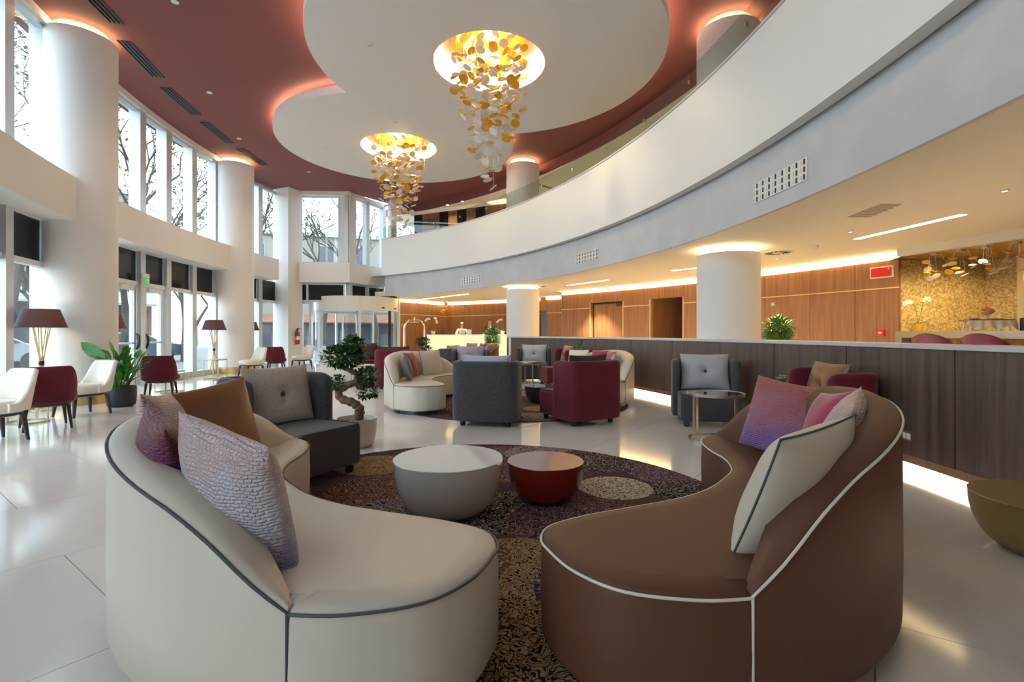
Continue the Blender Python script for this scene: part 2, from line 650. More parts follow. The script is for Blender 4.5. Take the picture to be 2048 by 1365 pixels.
# ---- round ceiling discs with a round recess in each
def ceiling_disc(name, c, R, z0, z1, hole, lab):
    mb = MB()
    n = 96
    prof = [(hole, z0), (R, z0), (R, z1), (hole, z1)]
    rings = [[(c[0] + r * cos(2 * pi * i / n), c[1] + r * sin(2 * pi * i / n), z) for r, z in prof] for i in range(n)]
    rings.append(rings[0])
    mb.loft(rings, True, False)
    o = struct(name, mb, M['disc'])
    r = MB().lathe([(hole + .001, z0 + .004), (hole + .001, ZC - .02)], 64, (c[0], c[1], 0), cap=False)
    obj('recess_wall', r, M['lit_recess_wall'], o)
    lt = MB()
    rings = [[(c[0] + (hole - a) * cos(2 * pi * i / n), c[1] + (hole - a) * sin(2 * pi * i / n), b) for a, b in ((.01, ZC - .06), (.05, ZC - .06), (.05, ZC - .03), (.01, ZC - .03))] for i in range(n)]
    rings.append(rings[0])
    lt.loft(rings, True, False)
    obj('recess_led', lt, M['lit_recess'], o)
    obj('recess_top', MB().lathe([(hole, ZC - .012), (hole, ZC - .004)], 48, (c[0], c[1], 0)), M['lit_recess_wall'], o)
    r = MB().lathe([(hole * .68, ZC - .10), (hole * .68, ZC - .07)], 48, (c[0], c[1], 0))
    obj('gold_plate', r, M['gold_leaf'], o)
    # LED strip lying on the rim, lighting the ceiling from below
    lt = MB()
    rr = R - .10
    rings = [[(c[0] + (rr + a) * cos(2 * pi * i / n), c[1] + (rr + a) * sin(2 * pi * i / n), z1 + b)
              for a, b in ((0, .0), (.04, .0), (.04, .02), (0, .02))] for i in range(n)]
    rings.append(rings[0])
    lt.loft(rings, True, False)
    obj('led_strip', lt, M['lit_rose'], o)
    return o
M['lit_recess_wall'] = mat('recess_cream', (.85, .78, .62), .6)
D1, D2 = (-.40, 8.66), (-3.0, 13.02)
ceiling_disc('ceiling_disc', D1, 3.03, 5.95, 6.12, .98, '')
ceiling_disc('ceiling_disc', D2, 3.02, 6.13, 6.30, .98, '')

# ---- columns
def column(name, c, r, z0, z1, ring=True, gold=False):
    o = frame(name)
    o.location = (c[0], c[1], 0)
    obj('shaft', MB().lathe([(r, z0), (r, z1)], 64), M['plaster'], o)
    if gold:
        obj('gold_ring', MB().lathe([(r + .012, 0), (r + .012, .2), (r, .2)], 64), M['gold'], o)
    obj('core', MB().lathe([(r - .12, z1), (r - .12, z1 + .20)], 32), M['plaster'], o)
    if ring:
        n = 48
        lt = MB()
        rings = [[((r - .10 + a) * cos(2 * pi * i / n), (r - .10 + a) * sin(2 * pi * i / n), z1 + b)
                  for a, b in ((0, .001), (.05, .001), (.05, .03), (0, .03))] for i in range(n)]
        rings.append(rings[0])
        lt.loft(rings, True, False)
        obj('led_ring', lt, M['lit_warm'], o)
    return o
for k in range(-1, 3):
    a = A_A + STEP * k
    p = pol(FC, 20.7, a)
    column('column', (p.x, p.y), .51, 0, 6.28, True, True)
for c in ((.33, 14.92), (3.66, 8.30)):
    column('column', c, .50, 0, 2.52)
    column('column', c, .50, 3.4, 6.28)

# ---- street facade: band between the storeys, glass and frames
struct('wall_facade', MB().wall(FC, 20.55, 21.5, 3.06, 3.77, rad(173.2), rad(262)), M['plaster'])
GR = 21.10                       # glass line
def facade_bay(angs, doors=False, upper_only=False):
    """mullions at the given angles, a pane between each two, storey by storey"""
    for i, a in enumerate(angs):
        fr = MB()
        fr.wall(FC, GR - .10, GR + .14, .0, 3.06, a - .0045, a + .0045, 1)
        fr.wall(FC, GR - .10, GR + .14, 3.77, 6.30, a - .0055, a + .0055, 1)
        obj('mullion', fr, M['frame'], facade)
    for i, (a, b) in enumerate(zip(angs, angs[1:])):
        q = .0050
        # upper storey
        obj('pane', MB().wall(FC, GR, GR + .012, 3.84, 6.24, a + q, b - q, 4), M['glass'], facade)
        fr = MB()
        fr.wall(FC, GR - .06, GR + .06, 3.77, 3.85, a + q, b - q, 4)
        fr.wall(FC, GR - .06, GR + .06, 6.22, 6.30, a + q, b - q, 4)
        obj('window_frame', fr, M['frame'], facade)
        if upper_only and i % 2:
            obj('daylight_block_panel', MB().wall(FC, GR, GR + .08, 0, 3.06, a + q, b - q, 4), M['plaster'], facade)  # unseen panel added in place of glass to dim daylight on the near sofas
            continue
        # lower storey: dark transom pane above, clear pane or door below
        obj('transom_pane', MB().wall(FC, GR, GR + .012, 2.36, 3.05, a + q, b - q, 4), M['dark_pane'], facade)
        fr = MB().wall(FC, GR - .06, GR + .06, 2.28, 2.37, a + q, b - q, 4)
        obj('transom_bar', fr, M['frame_w'], facade)
        if doors and i in doors:
            continue
        obj('pane', MB().wall(FC, GR, GR + .012, .16, 2.28, a + q, b - q, 4), M['glass'], facade)
        fr = MB().wall(FC, GR - .06, GR + .06, .0, .16, a + q, b - q, 4)
        obj('sill', fr, M['frame'], facade)
facade = frame('window_1')
bayAB = [ray_arc(px, FC, GR) % (2 * pi) for px in (429, 382, 330, 277, 219)]
facade_bay(bayAB, doors=(2, 3))
bayB = [ray_arc(px, FC, GR) % (2 * pi) for px in (560, 516, 470)]
facade_bay(bayB)
a0 = ray_arc(2, FC, GR) % (2 * pi)
d = (bayAB[-1] - bayAB[0]) / 4
bayA = [A_A + .012, a0, a0 + d, a0 + 2 * d, a0 + 3 * d]
facade_bay(bayA)
for k in range(1):
    b0 = A_A + STEP * (1 + k) + .03
    b1 = A_A + STEP * (2 + k) - .03
    facade_bay([b0 + (b1 - b0) * i / 4 for i in range(5)], upper_only=True)
# unseen facade behind the camera, made solid to cut daylight on the foreground
struct('wall_daylight_block', MB().wall(FC, 21.0, 21.3, 0, ZC, A_A + STEP * 2, rad(270)), M['plaster'])

# glazed double door in the facade
def door_leaf(name, a, b, hinge_low):
    o = frame(name)
    q = .006
    fr = MB()
    for s0, s1 in ((a + q, a + q + .005), (b - q - .005, b - q)):
        fr.wall(FC, GR - .03, GR + .03, .02, 2.28, s0, s1, 1)
    fr.wall(FC, GR - .03, GR + .03, .02, .16, a + q, b - q, 4)
    fr.wall(FC, GR - .03, GR + .03, 2.16, 2.28, a + q, b - q, 4)
    obj('door_frame', fr, M['frame_w'], o)
    obj('pane', MB().wall(FC, GR - .005, GR + .005, .16, 2.16, a + q + .005, b - q - .005, 4), M['glass'], o)
    s = a + q + .0025 if hinge_low else b - q - .0025
    e = b - q - .0025 if hinge_low else a + q + .0025
    p, p2 = pol(FC, GR - .055, e), pol(FC, GR - .055, s)
    rod = MB().tube([(p.x, p.y, .05), (p.x, p.y, 2.24)], .018, 8)
    rod.tube([(p.x, p.y, .98), (p2.x, p2.y, .98)], .02, 8)
    obj('panic_bar', rod, M['steel'], o)
    hd = MB().tube([(p.x, p.y, .85), (p.x + .05, p.y - .01, .90), (p.x + .07, p.y - .01, 1.02), (p.x + .05, p.y, 1.14), (p.x, p.y, 1.18)], .025, 8)
    obj('door_handle', hd, M['black'], o)
    c = pol(FC, GR - .07, (a + b) / 2 + .008)
    obj('door_closer', MB().obox((c.x, c.y, 2.21), (.06, .26, .06), Matrix.Rotation((a + b) / 2, 3, 'Z')), M['white'], o)
door_leaf('door_1', bayAB[2], bayAB[3], True)
door_leaf('door_2', bayAB[3], bayAB[4], False)

# exit sign above the doors
e = ray_arc(289, FC, GR - .14)
p = pol(FC, GR - .16, e, 2.40)
sg = thing('exit_sign', 'small green running man exit sign above the glazed street doors', 'sign', p, e + pi / 2)
obj('housing', MB().box(-.13, .13, -.02, .02, -.11, .16), M['white'], sg, smooth=0)
obj('panel', MB().box(-.115, .115, .018, .026, -.10, .07), M['green_sign'], sg, smooth=0)
pic = MB()
pic.box(-.075, -.03, .026, .03, -.085, .055)      # doorway
pic.obox((.035, .028, .045), (.022, .004, .022))  # head
pic.obox((.025, .028, .0), (.03, .004, .055), Matrix.Rotation(.25, 3, 'Y'))
pic.obox((.045, .028, -.045), (.014, .004, .06), Matrix.Rotation(-.6, 3, 'Y'))
pic.obox((.008, .028, -.045), (.014, .004, .06), Matrix.Rotation(.7, 3, 'Y'))
pic.obox((.0, .028, .012), (.05, .004, .012), Matrix.Rotation(.5, 3, 'Y'))
obj('pictogram', pic, M['white'], sg, smooth=0)

# ---- square pillar and the entrance facade
pil = MB().prism([(-7.97, 17.45), (-7.72, 18.05), (-8.35, 18.35), (-8.66, 17.75)], 0, ZC)
struct('wall_pillar', pil, M['plaster'], smooth=0)
E0, E1, E2 = Vector((-7.75, 17.83)), Vector((-5.94, 17.92)), Vector((-5.02, 19.85))
def seg_box(mb, p, q, off0, off1, z0, z1, t0=0., t1=1., m=0):
    """a slab along p->q between two offsets to its left side"""
    d = (q - p)
    nrm = Vector((-d.y, d.x)).normalized()
    a, b = p + d * t0, p + d * t1
    pts = [a + nrm * off0, b + nrm * off0, b + nrm * off1, a + nrm * off1]
    return mb.prism([(v.x, v.y) for v in pts], z0, z1, m)
band = MB()
seg_box(band, E0, E1, 0, .55, 3.06, 3.77)
seg_box(band, E1, E2, 0, .45, 3.06, 3.77)
struct('wall_entrance', band, M['plaster'], smooth=0)
ent = frame('window_2')
def seg_window(p, q, off, z0, z1, cuts, pane_m, name='pane', fm='frame', fw=.05):
    for t0, t1 in zip(cuts, cuts[1:]):
        L = (q - p).length
        w_ = fw / L
        obj(name, seg_box(MB(), p, q, off, off + .015, z0 + .06, z1 - .06, t0 + w_, t1 - w_), pane_m, ent, smooth=0)
        fr = MB()
        seg_box(fr, p, q, off - .05, off + .06, z0, z0 + .07, t0 + w_, t1 - w_)
        seg_box(fr, p, q, off - .05, off + .06, z1 - .07, z1, t0 + w_, t1 - w_)
        obj('window_frame', fr, M[fm], ent, smooth=0)
    for t in cuts:
        w_ = fw / (q - p).length
        obj('mullion', seg_box(MB(), p, q, off - .10, off + .10, z0, z1, t - w_, t + w_), M[fm], ent, smooth=0)
seg_window(E0, E1, .30, 3.77, 6.30, [-.05, .78], M['glass'], fw=.07)
seg_window(E1, E2, .22, 3.77, 6.30, [.06, .52, .97], M['glass'], fw=.09)
obj('corner_post', MB().prism([(-6.35, 18.1), (-5.98, 18.05), (-5.85, 18.4), (-6.3, 18.5)], 3.77, 6.30), M['frame_w'], ent, smooth=0)
seg_window(E0, E1, .30, 2.36, 3.06, [-.02, .12, .86], M['dark_pane'], 'transom_pane', fw=.03)
seg_window(E1, E2, .22, 2.36, 3.06, [.10, .52, .97], M['dark_pane'], 'transom_pane', fw=.06)
seg_window(E0, E1, .34, 0.0, 2.36, [-.02, .17], M['glass'], fw=.04)
struct('trim_2', seg_box(seg_box(MB(), E0, E1, .1, .5, 6.28, ZC), E1, E2, .1, .4, 6.28, ZC), M['plaster'], smooth=0)
struct('wall_return', MB().prism([(-5.0, 19.7), (-4.62, 18.75), (-4.45, 18.9), (-4.72, 20.1)], 2.62, ZC), M['plaster'], smooth=0)

# ---- gallery: grey fascia, white parapet, slab, glass balustrade
GA0, GA1 = rad(-22), rad(57.5)
struct('wall_gallery_fascia', MB().wall(BC, 17.08, 17.13, ZL, 3.40, GA0, GA1), M['stucco'])
struct('wall_gallery_parapet', MB().wall(BC, 16.92, 17.06, 3.38, 4.72, GA0, GA1), M['parapet'])
struct('trim_3', MB().wall(BC, 16.90, 17.08, 4.72, 4.75, GA0, GA1), M['cap'])
struct('ceiling_gallery', MB().wall(BC, 17.13, 27.0, ZL, 2.80, GA0, rad(59.5), 60), M['plaster_warm'])
struct('floor_gallery', MB().wall(BC, 17.07, 27.0, 3.40, 3.50, GA0, rad(60), 60), M['tile'])
struct('ceiling_upper', MB().wall((-14.3, 4.2), 18.75, 27.0, 6.08, 6.10, GA0, rad(62), 60), M['plaster_warm'])
struct('wall_bulkhead', MB().wall((-14.3, 4.2), 18.75, 18.85, 6.10, ZC, GA0, rad(62), 60), M['ceil'])
struct('wall_upper', MB().wall(BC, 22.2, 22.4, 3.5, 6.1, GA0, rad(62), 60), M['plaster_warm'])
bal = thing('glass_balustrade', 'clear glass balustrade panels standing along the curved gallery parapet', 'balustrade')
na = 17
for i in range(na):
    a0, a1 = GA0 + (GA1 - GA0) * i / na, GA0 + (GA1 - GA0) * (i + 1) / na
    obj('glass_panel', MB().wall(BC, 16.985, 17.0, 4.75, 5.20, a0 + .0006, a1 - .0006, 5), M['glass_bal'], bal)
    p = pol(BC, 16.96, a0, 4.98)
    obj('clamp', MB().obox(p, (.03, .03, .05), Matrix.Rotation(a0, 3, 'Z')), M['steel'], bal)

# air grilles in the grey fascia
def grille(px0, px1, py0, py1, lab):
    a0, a1 = ray_arc(px0, BC, 17.06), ray_arc(px1, BC, 17.06)
    am = (a0 + a1) / 2
    p = pol(BC, 17.08, am)
    zc = CAMH + (HORIZON - (py0 + py1) / 2) * p.y / FPX
    wd, hg = abs(a1 - a0) * 17.06, .24
    g = thing('air_grille', lab, 'grille', (p.x, p.y, zc), am + pi / 2)
    obj('plate', MB().box(-wd / 2, wd / 2, 0, .015, -hg / 2, hg / 2), M['white'], g, smooth=0)
    nx = 8
    for i in range(nx):
        for j in range(3):
            x = -wd / 2 + wd * (i + .35) / nx
            z = -hg / 2 + hg * (j + .5) / 3
            obj('slot', MB().obox((x, .018, z), (.022, .006, .055)), M['black'], g, smooth=0)
            obj('slot', MB().obox((x + wd / nx * .45, .016, z), (.014, .004, .05)), M['cap'], g, smooth=0)
grille(1505, 1612, 322, 408, 'largest white slotted air grille in the grey fascia, above the near round column')
grille(1150, 1195, 500, 529, 'white slotted air grille in the grey fascia, middle one of three')
grille(921, 961, 551, 569, 'smallest white slotted air grille in the grey fascia, above the reception')

# ---- walnut wall under the gallery, in panels with a gold inlay
WR = 22.38
ww = frame('wall_walnut')
def wang(px):
    return ray_arc(px, WC, WR)
lower = [(1123, 1180), (1246, 1300), (1366, 1440), (1440, 1530), (1530, 1620), (1620, 1710), (1710, 1797)]
upper = [(1123, 1180, 2.02), (1180, 1246, 2.18), (1246, 1300, 2.02), (1300, 1366, 2.18), (1366, 1440, 2.02), (1440, 1530, 2.02), (1530, 1620, 2.02), (1620, 1710, 2.02), (1710, 1797, 2.02)]
g_ = .0002
for x0, x1 in lower:
    obj('panel', MB().wall(WC, WR, WR + .05, .0, 2.0, wang(x1) + g_, wang(x0) - g_), M['wood_wall'], ww)
    obj('inlay', MB().wall(WC, WR - .004, WR + .02, 2.0, 2.02, wang(x1), wang(x0)), M['trim_gold'], ww)
for x0, x1, z in upper:
    obj('panel', MB().wall(WC, WR, WR + .05, z, 2.50, wang(x1) + g_, wang(x0) - g_), M['wood_wall'], ww)
obj('upper_strip', MB().wall(WC, WR + .02, WR + .06, 2.50, 2.63, wang(1797), wang(1123)), M['plaster_warm'], ww)
obj('led_strip', MB().wall(WC, WR - .03, WR + .015, 2.53, 2.60, wang(1795), wang(1125)), M['lit_cove'], ww)
e0 = pol(WC, WR, wang(1797))
obj('end_post', MB().prism([(e0.x, e0.y), (e0.x + .09, e0.y + .06), (e0.x + .25, e0.y + .9), (e0.x + .1, e0.y + .9)], 0, 2.5), M['wood_wall'], ww, smooth=0)
# gold jambs of the two openings
for px, nm in ((1180, 0), (1246, 0), (1300, 0), (1366, 0)):
    a = wang(px)
    obj('jamb', MB().wall(WC, WR - .004, WR + .12, 0, 2.18, a - .0007, a + .0007, 1), M['trim_gold'], ww)
dr = frame('door_3')
obj('door_leaf', MB().wall(WC, WR + .09, WR + .13, .01, 2.12, wang(1244.5), wang(1185)), M['wood_wall'], dr)
a = wang(1239)
p = pol(WC, WR + .06, a, 2.08)
obj('door_closer', MB().obox(p, (.07, .32, .08), Matrix.Rotation(a, 3, 'Z')), M['black'], dr)
obj('shadow_gap', MB().wall(WC, WR + .12, WR + .16, 0, 2.18, wang(1246), wang(1180)), M['black'], dr)
# passage behind the second opening
pas = MB()
q0, q1 = pol(WC, WR + .05, wang(1300)), pol(WC, WR + .05, wang(1366))
rdir = Vector((cos(wang(1333)), sin(wang(1333)), 0))
struct('wall_passage', MB().prism([(q0.x, q0.y), (q0.x + rdir.x * 2.2, q0.y + rdir.y * 2.2), (q0.x + rdir.x * 2.2 - .05, q0.y + rdir.y * 2.2 + .05), (q0.x - .05, q0.y + .05)], 0, 2.5)
       .prism([(q1.x, q1.y), (q1.x + rdir.x * 2.2, q1.y + rdir.y * 2.2), (q1.x + rdir.x * 2.2 + .05, q1.y + rdir.y * 2.2), (q1.x + .05, q1.y)], 0, 2.5)
       .prism([(q0.x + rdir.x * 2.2, q0.y + rdir.y * 2.2), (q1.x + rdir.x * 2.2, q1.y + rdir.y * 2.2), (q1.x + rdir.x * 2.3, q1.y + rdir.y * 2.3), (q0.x + rdir.x * 2.3, q0.y + rdir.y * 2.3)], 0, 2.5), M['wood_wall'], smooth=0)

# ---- walnut walls of the reception recess
rw = frame('wall_reception')
def flat_wall(pts, root, n_split):
    for p, q in zip(pts, pts[1:]):
        p, q = Vector(p), Vector(q)
        n = max(1, round((q - p).length / n_split))
        for i in range(n):
            t0, t1 = i / n, (i + 1) / n
            L = (q - p).length
            gg = .003 / L
            obj('panel', seg_box(MB(), p, q, -.06, 0, 0, 1.98, t0 + gg, t1 - gg), M['wood_wall'], root, smooth=0)
            obj('panel', seg_box(MB(), p, q, -.06, 0, 2.0, 2.50, t0 + gg, t1 - gg), M['wood_wall'], root, smooth=0)
        obj('inlay', seg_box(MB(), p, q, -.05, .004, 1.98, 2.0), M['trim_gold'], root, smooth=0)
        obj('upper_strip', seg_box(MB(), p, q, -.07, -.03, 2.5, 2.63), M['plaster_warm'], root, smooth=0)
        obj('led_strip', seg_box(MB(), p, q, -.02, .03, 2.53, 2.60, .01, .99), M['lit_cove'], root, smooth=0)
flat_wall([(1.86, 18.6), (1.36, 19.28)], rw, 1.2)
flat_wall([(1.12, 19.6), (-.26, 21.0), (-3.1, 22.75), (-4.68, 20.3)], rw, 1.1)
# dark doorway between the two runs, and the return to the curved wall
struct('wall_doorway', MB().prism([(1.36, 19.28), (1.12, 19.6), (1.7, 20.2), (2.0, 19.9)], 2.1, 2.62).prism([(1.9, 20.6), (2.3, 20.2), (2.35, 20.25), (1.95, 20.65)], 0, 2.62), M['wood_wall'], smooth=0)
e1 = pol(WC, WR, wang(1123))
struct('wall_return_walnut', MB().prism([(e1.x, e1.y), (e1.x + .06, e1.y), (1.98, 18.62), (1.86, 18.6)], 0, 2.62), M['wood_wall'], smooth=0)
struct('trim_4', MB().prism([(-4.74, 20.2), (-4.64, 20.2), (-4.64, 20.32), (-4.74, 20.32)], 0, ZL), M['frame_w'], smooth=0)

# ---- closing walls out of sight to the right
struct('wall_right', MB().box(12.0, 12.2, -6, 26, 0, ZC), M['plaster'], smooth=0)
struct('wall_far', MB().box(-4, 12.2, 25.8, 26, 0, ZC), M['plaster'], smooth=0)

# ---- curved partition with lit plinth
PR = 17.40
part = frame('wall_partition')
pa = [ray_arc(px, BC, PR) for px in (1014, 1066, 1122, 1190, 1262, 1345, 1440)]
pa = sorted(pa)
step = (pa[1] - pa[0])
first = pa[0]
angs = list(pa)
while angs[0] > rad(-20):
    angs.insert(0, angs[0] - 1.2 / PR)
for a, b in zip(angs, angs[1:]):
    obj('panel', MB().wall(BC, PR, PR + .04, .16, 1.07, a + .0003, b - .0003), M['wood_dark'], part)
obj('core', MB().wall(BC, PR + .02, PR + .28, .10, 1.06, angs[0], angs[-1]), M['wood_dark'], part)
obj('base_strip', MB().wall(BC, PR - .002, PR + .02, .09, .158, angs[0], angs[-1]), M['wood_base'], part)
obj('cap', MB().wall(BC, PR - .02, PR + .32, 1.07, 1.11, angs[0], angs[-1]), M['cap'], part, bevel=.004)
obj('led_strip', MB().wall(BC, PR + .02, PR + .06, .075, .088, angs[0], angs[-1]), M['lit_floor'], part)
obj('plinth', MB().wall(BC, PR + .10, PR + .24, .0, .10, angs[0], angs[-1]), M['plaster'], part)
def outlet(px, py, lab, w_=.10, h_=.09):
    a = ray_arc(px, BC, PR - .005)
    p = pol(BC, PR - .004, a)
    z = CAMH - (py - HORIZON) * p.y / FPX
    t = thing('wall_outlet', lab, 'outlet', (p.x, p.y, z), a + pi / 2)
    obj('cover', MB().box(-w_ / 2, w_ / 2, -.004, .008, -h_ / 2, h_ / 2), M['champ'], t, smooth=0)
    for s in (-1, 1):
        obj('socket', MB().box(s * w_ / 4 - .018, s * w_ / 4 + .018, .008, .011, -.025, .025), M['white'], t, smooth=0)
outlet(1360, 765, 'small cream outlet on the wood partition, left of the grey armchair facing us')
outlet(1527, 798, 'small cream outlet on the wood partition between grey armchair and brown sofa')
outlet(1814, 872, 'double outlet on the wood partition just right of the brown sofa back')

# ---- ceiling fittings
M['vent_blade'] = mat('dark_vent_blade', (.05, .04, .05), .4)
def vent(px0, py0, px1, py1, lab):
    a, b = Vector((*G(px0, py0, ZC), 0)), Vector((*G(px1, py1, ZC), 0))
    d = b - a
    t = thing('slot_vent', lab, 'vent', ((a + b) / 2).to_tuple()[:2] + (ZC,), atan2(d.y, d.x), 'slot vents in the terracotta ceiling')
    L = d.length / 2
    obj('back_plate', MB().box(-L, L, -.10, .10, -.004, 0), M['black'], t, smooth=0)
    for y in (-.10, -.035, .035, .10):
        obj('blade', MB().box(-L, L, y - .008, y + .008, -.02, -.004), M['vent_blade'], t, smooth=0)
for a in ((186, -4, 234, 46, 'slot vent in the terracotta ceiling nearest the camera'),
          (247, 81, 317, 154, 'second slot vent from the camera in the terracotta ceiling'),
          (331, 175, 393, 229, 'third slot vent from the camera in the terracotta ceiling'),
          (409, 244, 461, 286, 'fourth slot vent from the camera in the terracotta ceiling'),
          (479, 297, 529, 330, 'farthest slot vent in the terracotta ceiling, nearest the square pillar')):
    vent(*a)
def downlight(x, y, z, r, lab, group, power=0, on='white', cone=rad(110)):
    t = thing('downlight', lab, 'downlight', (x, y, z), 0, group)
    obj('rim', MB().lathe([(r, 0), (r, -.012), (r * .7, -.012), (r * .7, -.002)], 20), M['white'], t)
    obj('lens', MB().lathe([(r * .69, -.003), (r * .69, -.005)], 16), M['lit_spot'] if on == 'lit' else M['white'], t)
    if power:
        lamp('downlight_beam', 'SPOT', (x, y, z - .03), power, (1, .78, .50), .05, (0, 0, 0), cone, .8)
for px, py, z, lab in ((350, 3, ZC, 'small white ceiling spot on terracotta near the first slot vent'),
                       (419, 185, ZC, 'small white ceiling spot on terracotta beside the third slot vent'),
                       (478, 277, ZC, 'small white ceiling spot on terracotta beside the fourth slot vent'),
                       (617, 344, ZC, 'small white ceiling spot on terracotta above the entrance windows'),
                       (741, 90, 5.95, 'small white spot on the near ceiling disc, left of its chandelier'),
                       (652, 295, 6.13, 'small white spot on the far ceiling disc, left of its chandelier'),
                       (790, 244, 6.13, 'small white spot at the near edge of the far ceiling disc')):
    x, y = G(px, py, z)
    downlight(x, y, z, .055, lab, 'spots in the lobby ceiling', 70)
# lights, vents and detector in the ceiling under the gallery
def linear_light(px0, py0, px1, py1, lab):
    a, b = Vector((*G(px0, py0, ZL), 0)), Vector((*G(px1, py1, ZL), 0))
    d = b - a
    L = d.length / 2
    t = thing('linear_light', lab, 'ceiling light', ((a + b) / 2).to_tuple()[:2] + (ZL,), atan2(d.y, d.x), 'linear lights under the gallery')
    obj('frame', MB().box(-L - .02, L + .02, -.06, .06, -.006, 0), M['white'], t, smooth=0)
    obj('diffuser', MB().box(-L, L, -.045, .045, -.010, -.006), M['lit_warm'], t, smooth=0)
linear_light(1712, 478, 1928, 428, 'long glowing linear ceiling light under the gallery, nearest the bar')
linear_light(1345, 541, 1392, 536, 'short glowing linear ceiling light beside the near round column')
linear_light(1135, 571, 1215, 560, 'glowing linear ceiling light above the walnut door')
linear_light(826, 601, 936, 588, 'glowing linear ceiling light in front of the reception')
def flat_vent(pts, lab):
    P = [G(x, y, ZL) for x, y in pts]
    t = thing('ceiling_vent', lab, 'vent', (0, 0, 0))
    obj('plate', MB().prism(P, ZL - .008, ZL), M['champ'], t, smooth=0)
    c = Vector(((P[0][0] + P[2][0]) / 2, (P[0][1] + P[2][1]) / 2, ZL - .01))
    for i in range(6):
        f0 = (i + .5) / 6
        a = Vector(P[0]) * (1 - f0) + Vector(P[3]) * f0
        b = Vector(P[1]) * (1 - f0) + Vector(P[2]) * f0
        obj('blade', MB().bar((a.x, a.y, ZL - .012), (b.x, b.y, ZL - .012), .012, .008), M['cap'], t, smooth=0)
flat_vent([(1695, 434), (1738, 434), (1802, 408), (1762, 408)], 'flat rectangular vent in the gallery soffit above the bar chairs')
def swirl_vent(px, py, r, z, lab):
    x, y = G(px, py, z)
    t = thing('swirl_vent', lab, 'vent', (x, y, z))
    obj('plate', MB().lathe([(r, 0), (r, -.01), (r * .2, -.012)], 32), M['white'], t)
    for k in range(14):
        a = 2 * pi * k / 14
        obj('slot', MB().obox((r * .62 * cos(a), r * .62 * sin(a), -.013), (r * .5, .02, .006), Matrix.Rotation(a + .5, 3, 'Z')), M['black'], t, smooth=0)
swirl_vent(1555, 505, .24, ZL, 'round swirl vent in the soffit right of the near column')
swirl_vent(1078, 573, .24, ZL, 'round swirl vent in the soffit beside the far column')
x, y = G(1630, 492, ZL)
sd = thing('smoke_detector', 'small white smoke detector on the soffit right of the near column', 'detector', (x, y, ZL))
obj('base', MB().lathe([(.055, 0), (.055, -.02), (.03, -.05), (.01, -.055)], 20), M['white'], sd)

# downlights added under the gallery so light bounced off the floor warms the soffit
k = 0
for R_, angs_ in ((18.9, (-6, 2, 8, 18.5, 25, 31, 42.5)), (19.7, (15, 22, 34, 46, 53))):
    for a_ in angs_:
        p = pol(BC, R_, rad(a_))
        if abs(p.x) > 11:
            continue
        k += 1
        downlight(p.x, p.y, ZL, .035, 'added round fill downlight in the cream soffit under the gallery', 'added fill downlights under the gallery', 1150, 'lit', rad(84))
# ================================================================ furniture
# ---- rugs: dark purple ground, round medallions, scroll lines
def rug_mat(name, circles):
    m = bpy.data.materials.new(name)
    m.use_nodes = True
    n = m.node_tree.nodes
    l = m.node_tree.links
    b = n['Principled BSDF']
    b.inputs['Roughness'].default_value = .95
    b.inputs['Specular IOR Level'].default_value = .1
    t = n.new('ShaderNodeTexCoord')
    def noise(sc, det=2, dist=0.0):
        k = n.new('ShaderNodeTexNoise')
        k.inputs['Scale'].default_value = sc
        k.inputs['Detail'].default_value = det
        k.inputs['Distortion'].default_value = dist
        l.new(t.outputs['Object'], k.inputs['Vector'])
        return k.outputs['Fac']
    def math(op, a, b_=None, c=None):
        k = n.new('ShaderNodeMath')
        k.operation = op
        for i, v in enumerate((a, b_, c)):
            if v is None:
                continue
            if isinstance(v, (int, float)):
                k.inputs[i].default_value = v
            else:
                l.new(v, k.inputs[i])
        return k.outputs[0]
    def mix(f, a, b_):
        k = n.new('ShaderNodeMix')
        k.data_type = 'RGBA'
        for i, v in ((0, f), (6, a), (7, b_)):
            if isinstance(v, (int, float)):
                k.inputs[i].default_value = v
            elif isinstance(v, tuple):
                k.inputs[i].default_value = (*v, 1)
            else:
                l.new(v, k.inputs[i])
        return k.outputs[2]
    # scroll lines: contour lines of a soft noise
    def lines(sc, width, freq):
        f = noise(sc, 1, .6)
        w_ = math('FRACT', math('MULTIPLY', f, freq))
        return math('LESS_THAN', math('ABSOLUTE', math('SUBTRACT', w_, .5)), width)
    fine = lines(17.0, .15, 8)
    bold = lines(22.0, .22, 7)
    dots = math('GREATER_THAN', noise(60, 1), .56)
    speck = noise(140, 2)
    ground = mix(math('GREATER_THAN', noise(1.3, 1), .56), srgb(66, 36, 66), srgb(86, 62, 58))
    col = mix(math('MULTIPLY', fine, .7), ground, srgb(132, 100, 78))
    for x, y, r, c1, c2, kind in circles:
        s = n.new('ShaderNodeVectorMath')
        s.operation = 'DISTANCE'
        l.new(t.outputs['Object'], s.inputs[0])
        s.inputs[1].default_value = (x, y, .005)
        msk = math('LESS_THAN', s.outputs['Value'], r)
        pat = {'f': fine, 'b': bold, 'd': dots}[kind]
        col = mix(msk, col, mix(pat, c1, c2))
    hs = n.new('ShaderNodeHueSaturation')
    l.new(math('ADD', math('MULTIPLY', speck, .7), .42), hs.inputs['Value'])
    l.new(col, hs.inputs['Color'])
    l.new(hs.outputs[0], b.inputs['Base Color'])
    bp = n.new('ShaderNodeBump')
    bp.inputs['Strength'].default_value = .5
    bp.inputs['Distance'].default_value = .006
    l.new(speck, bp.inputs['Height'])
    l.new(bp.outputs[0], b.inputs['Normal'])
    return m
CR, TAN, MAU, BLK, PUR, BRN = srgb(204, 190, 170), srgb(170, 138, 102), srgb(168, 150, 150), srgb(38, 30, 30), srgb(70, 36, 70), srgb(96, 72, 56)
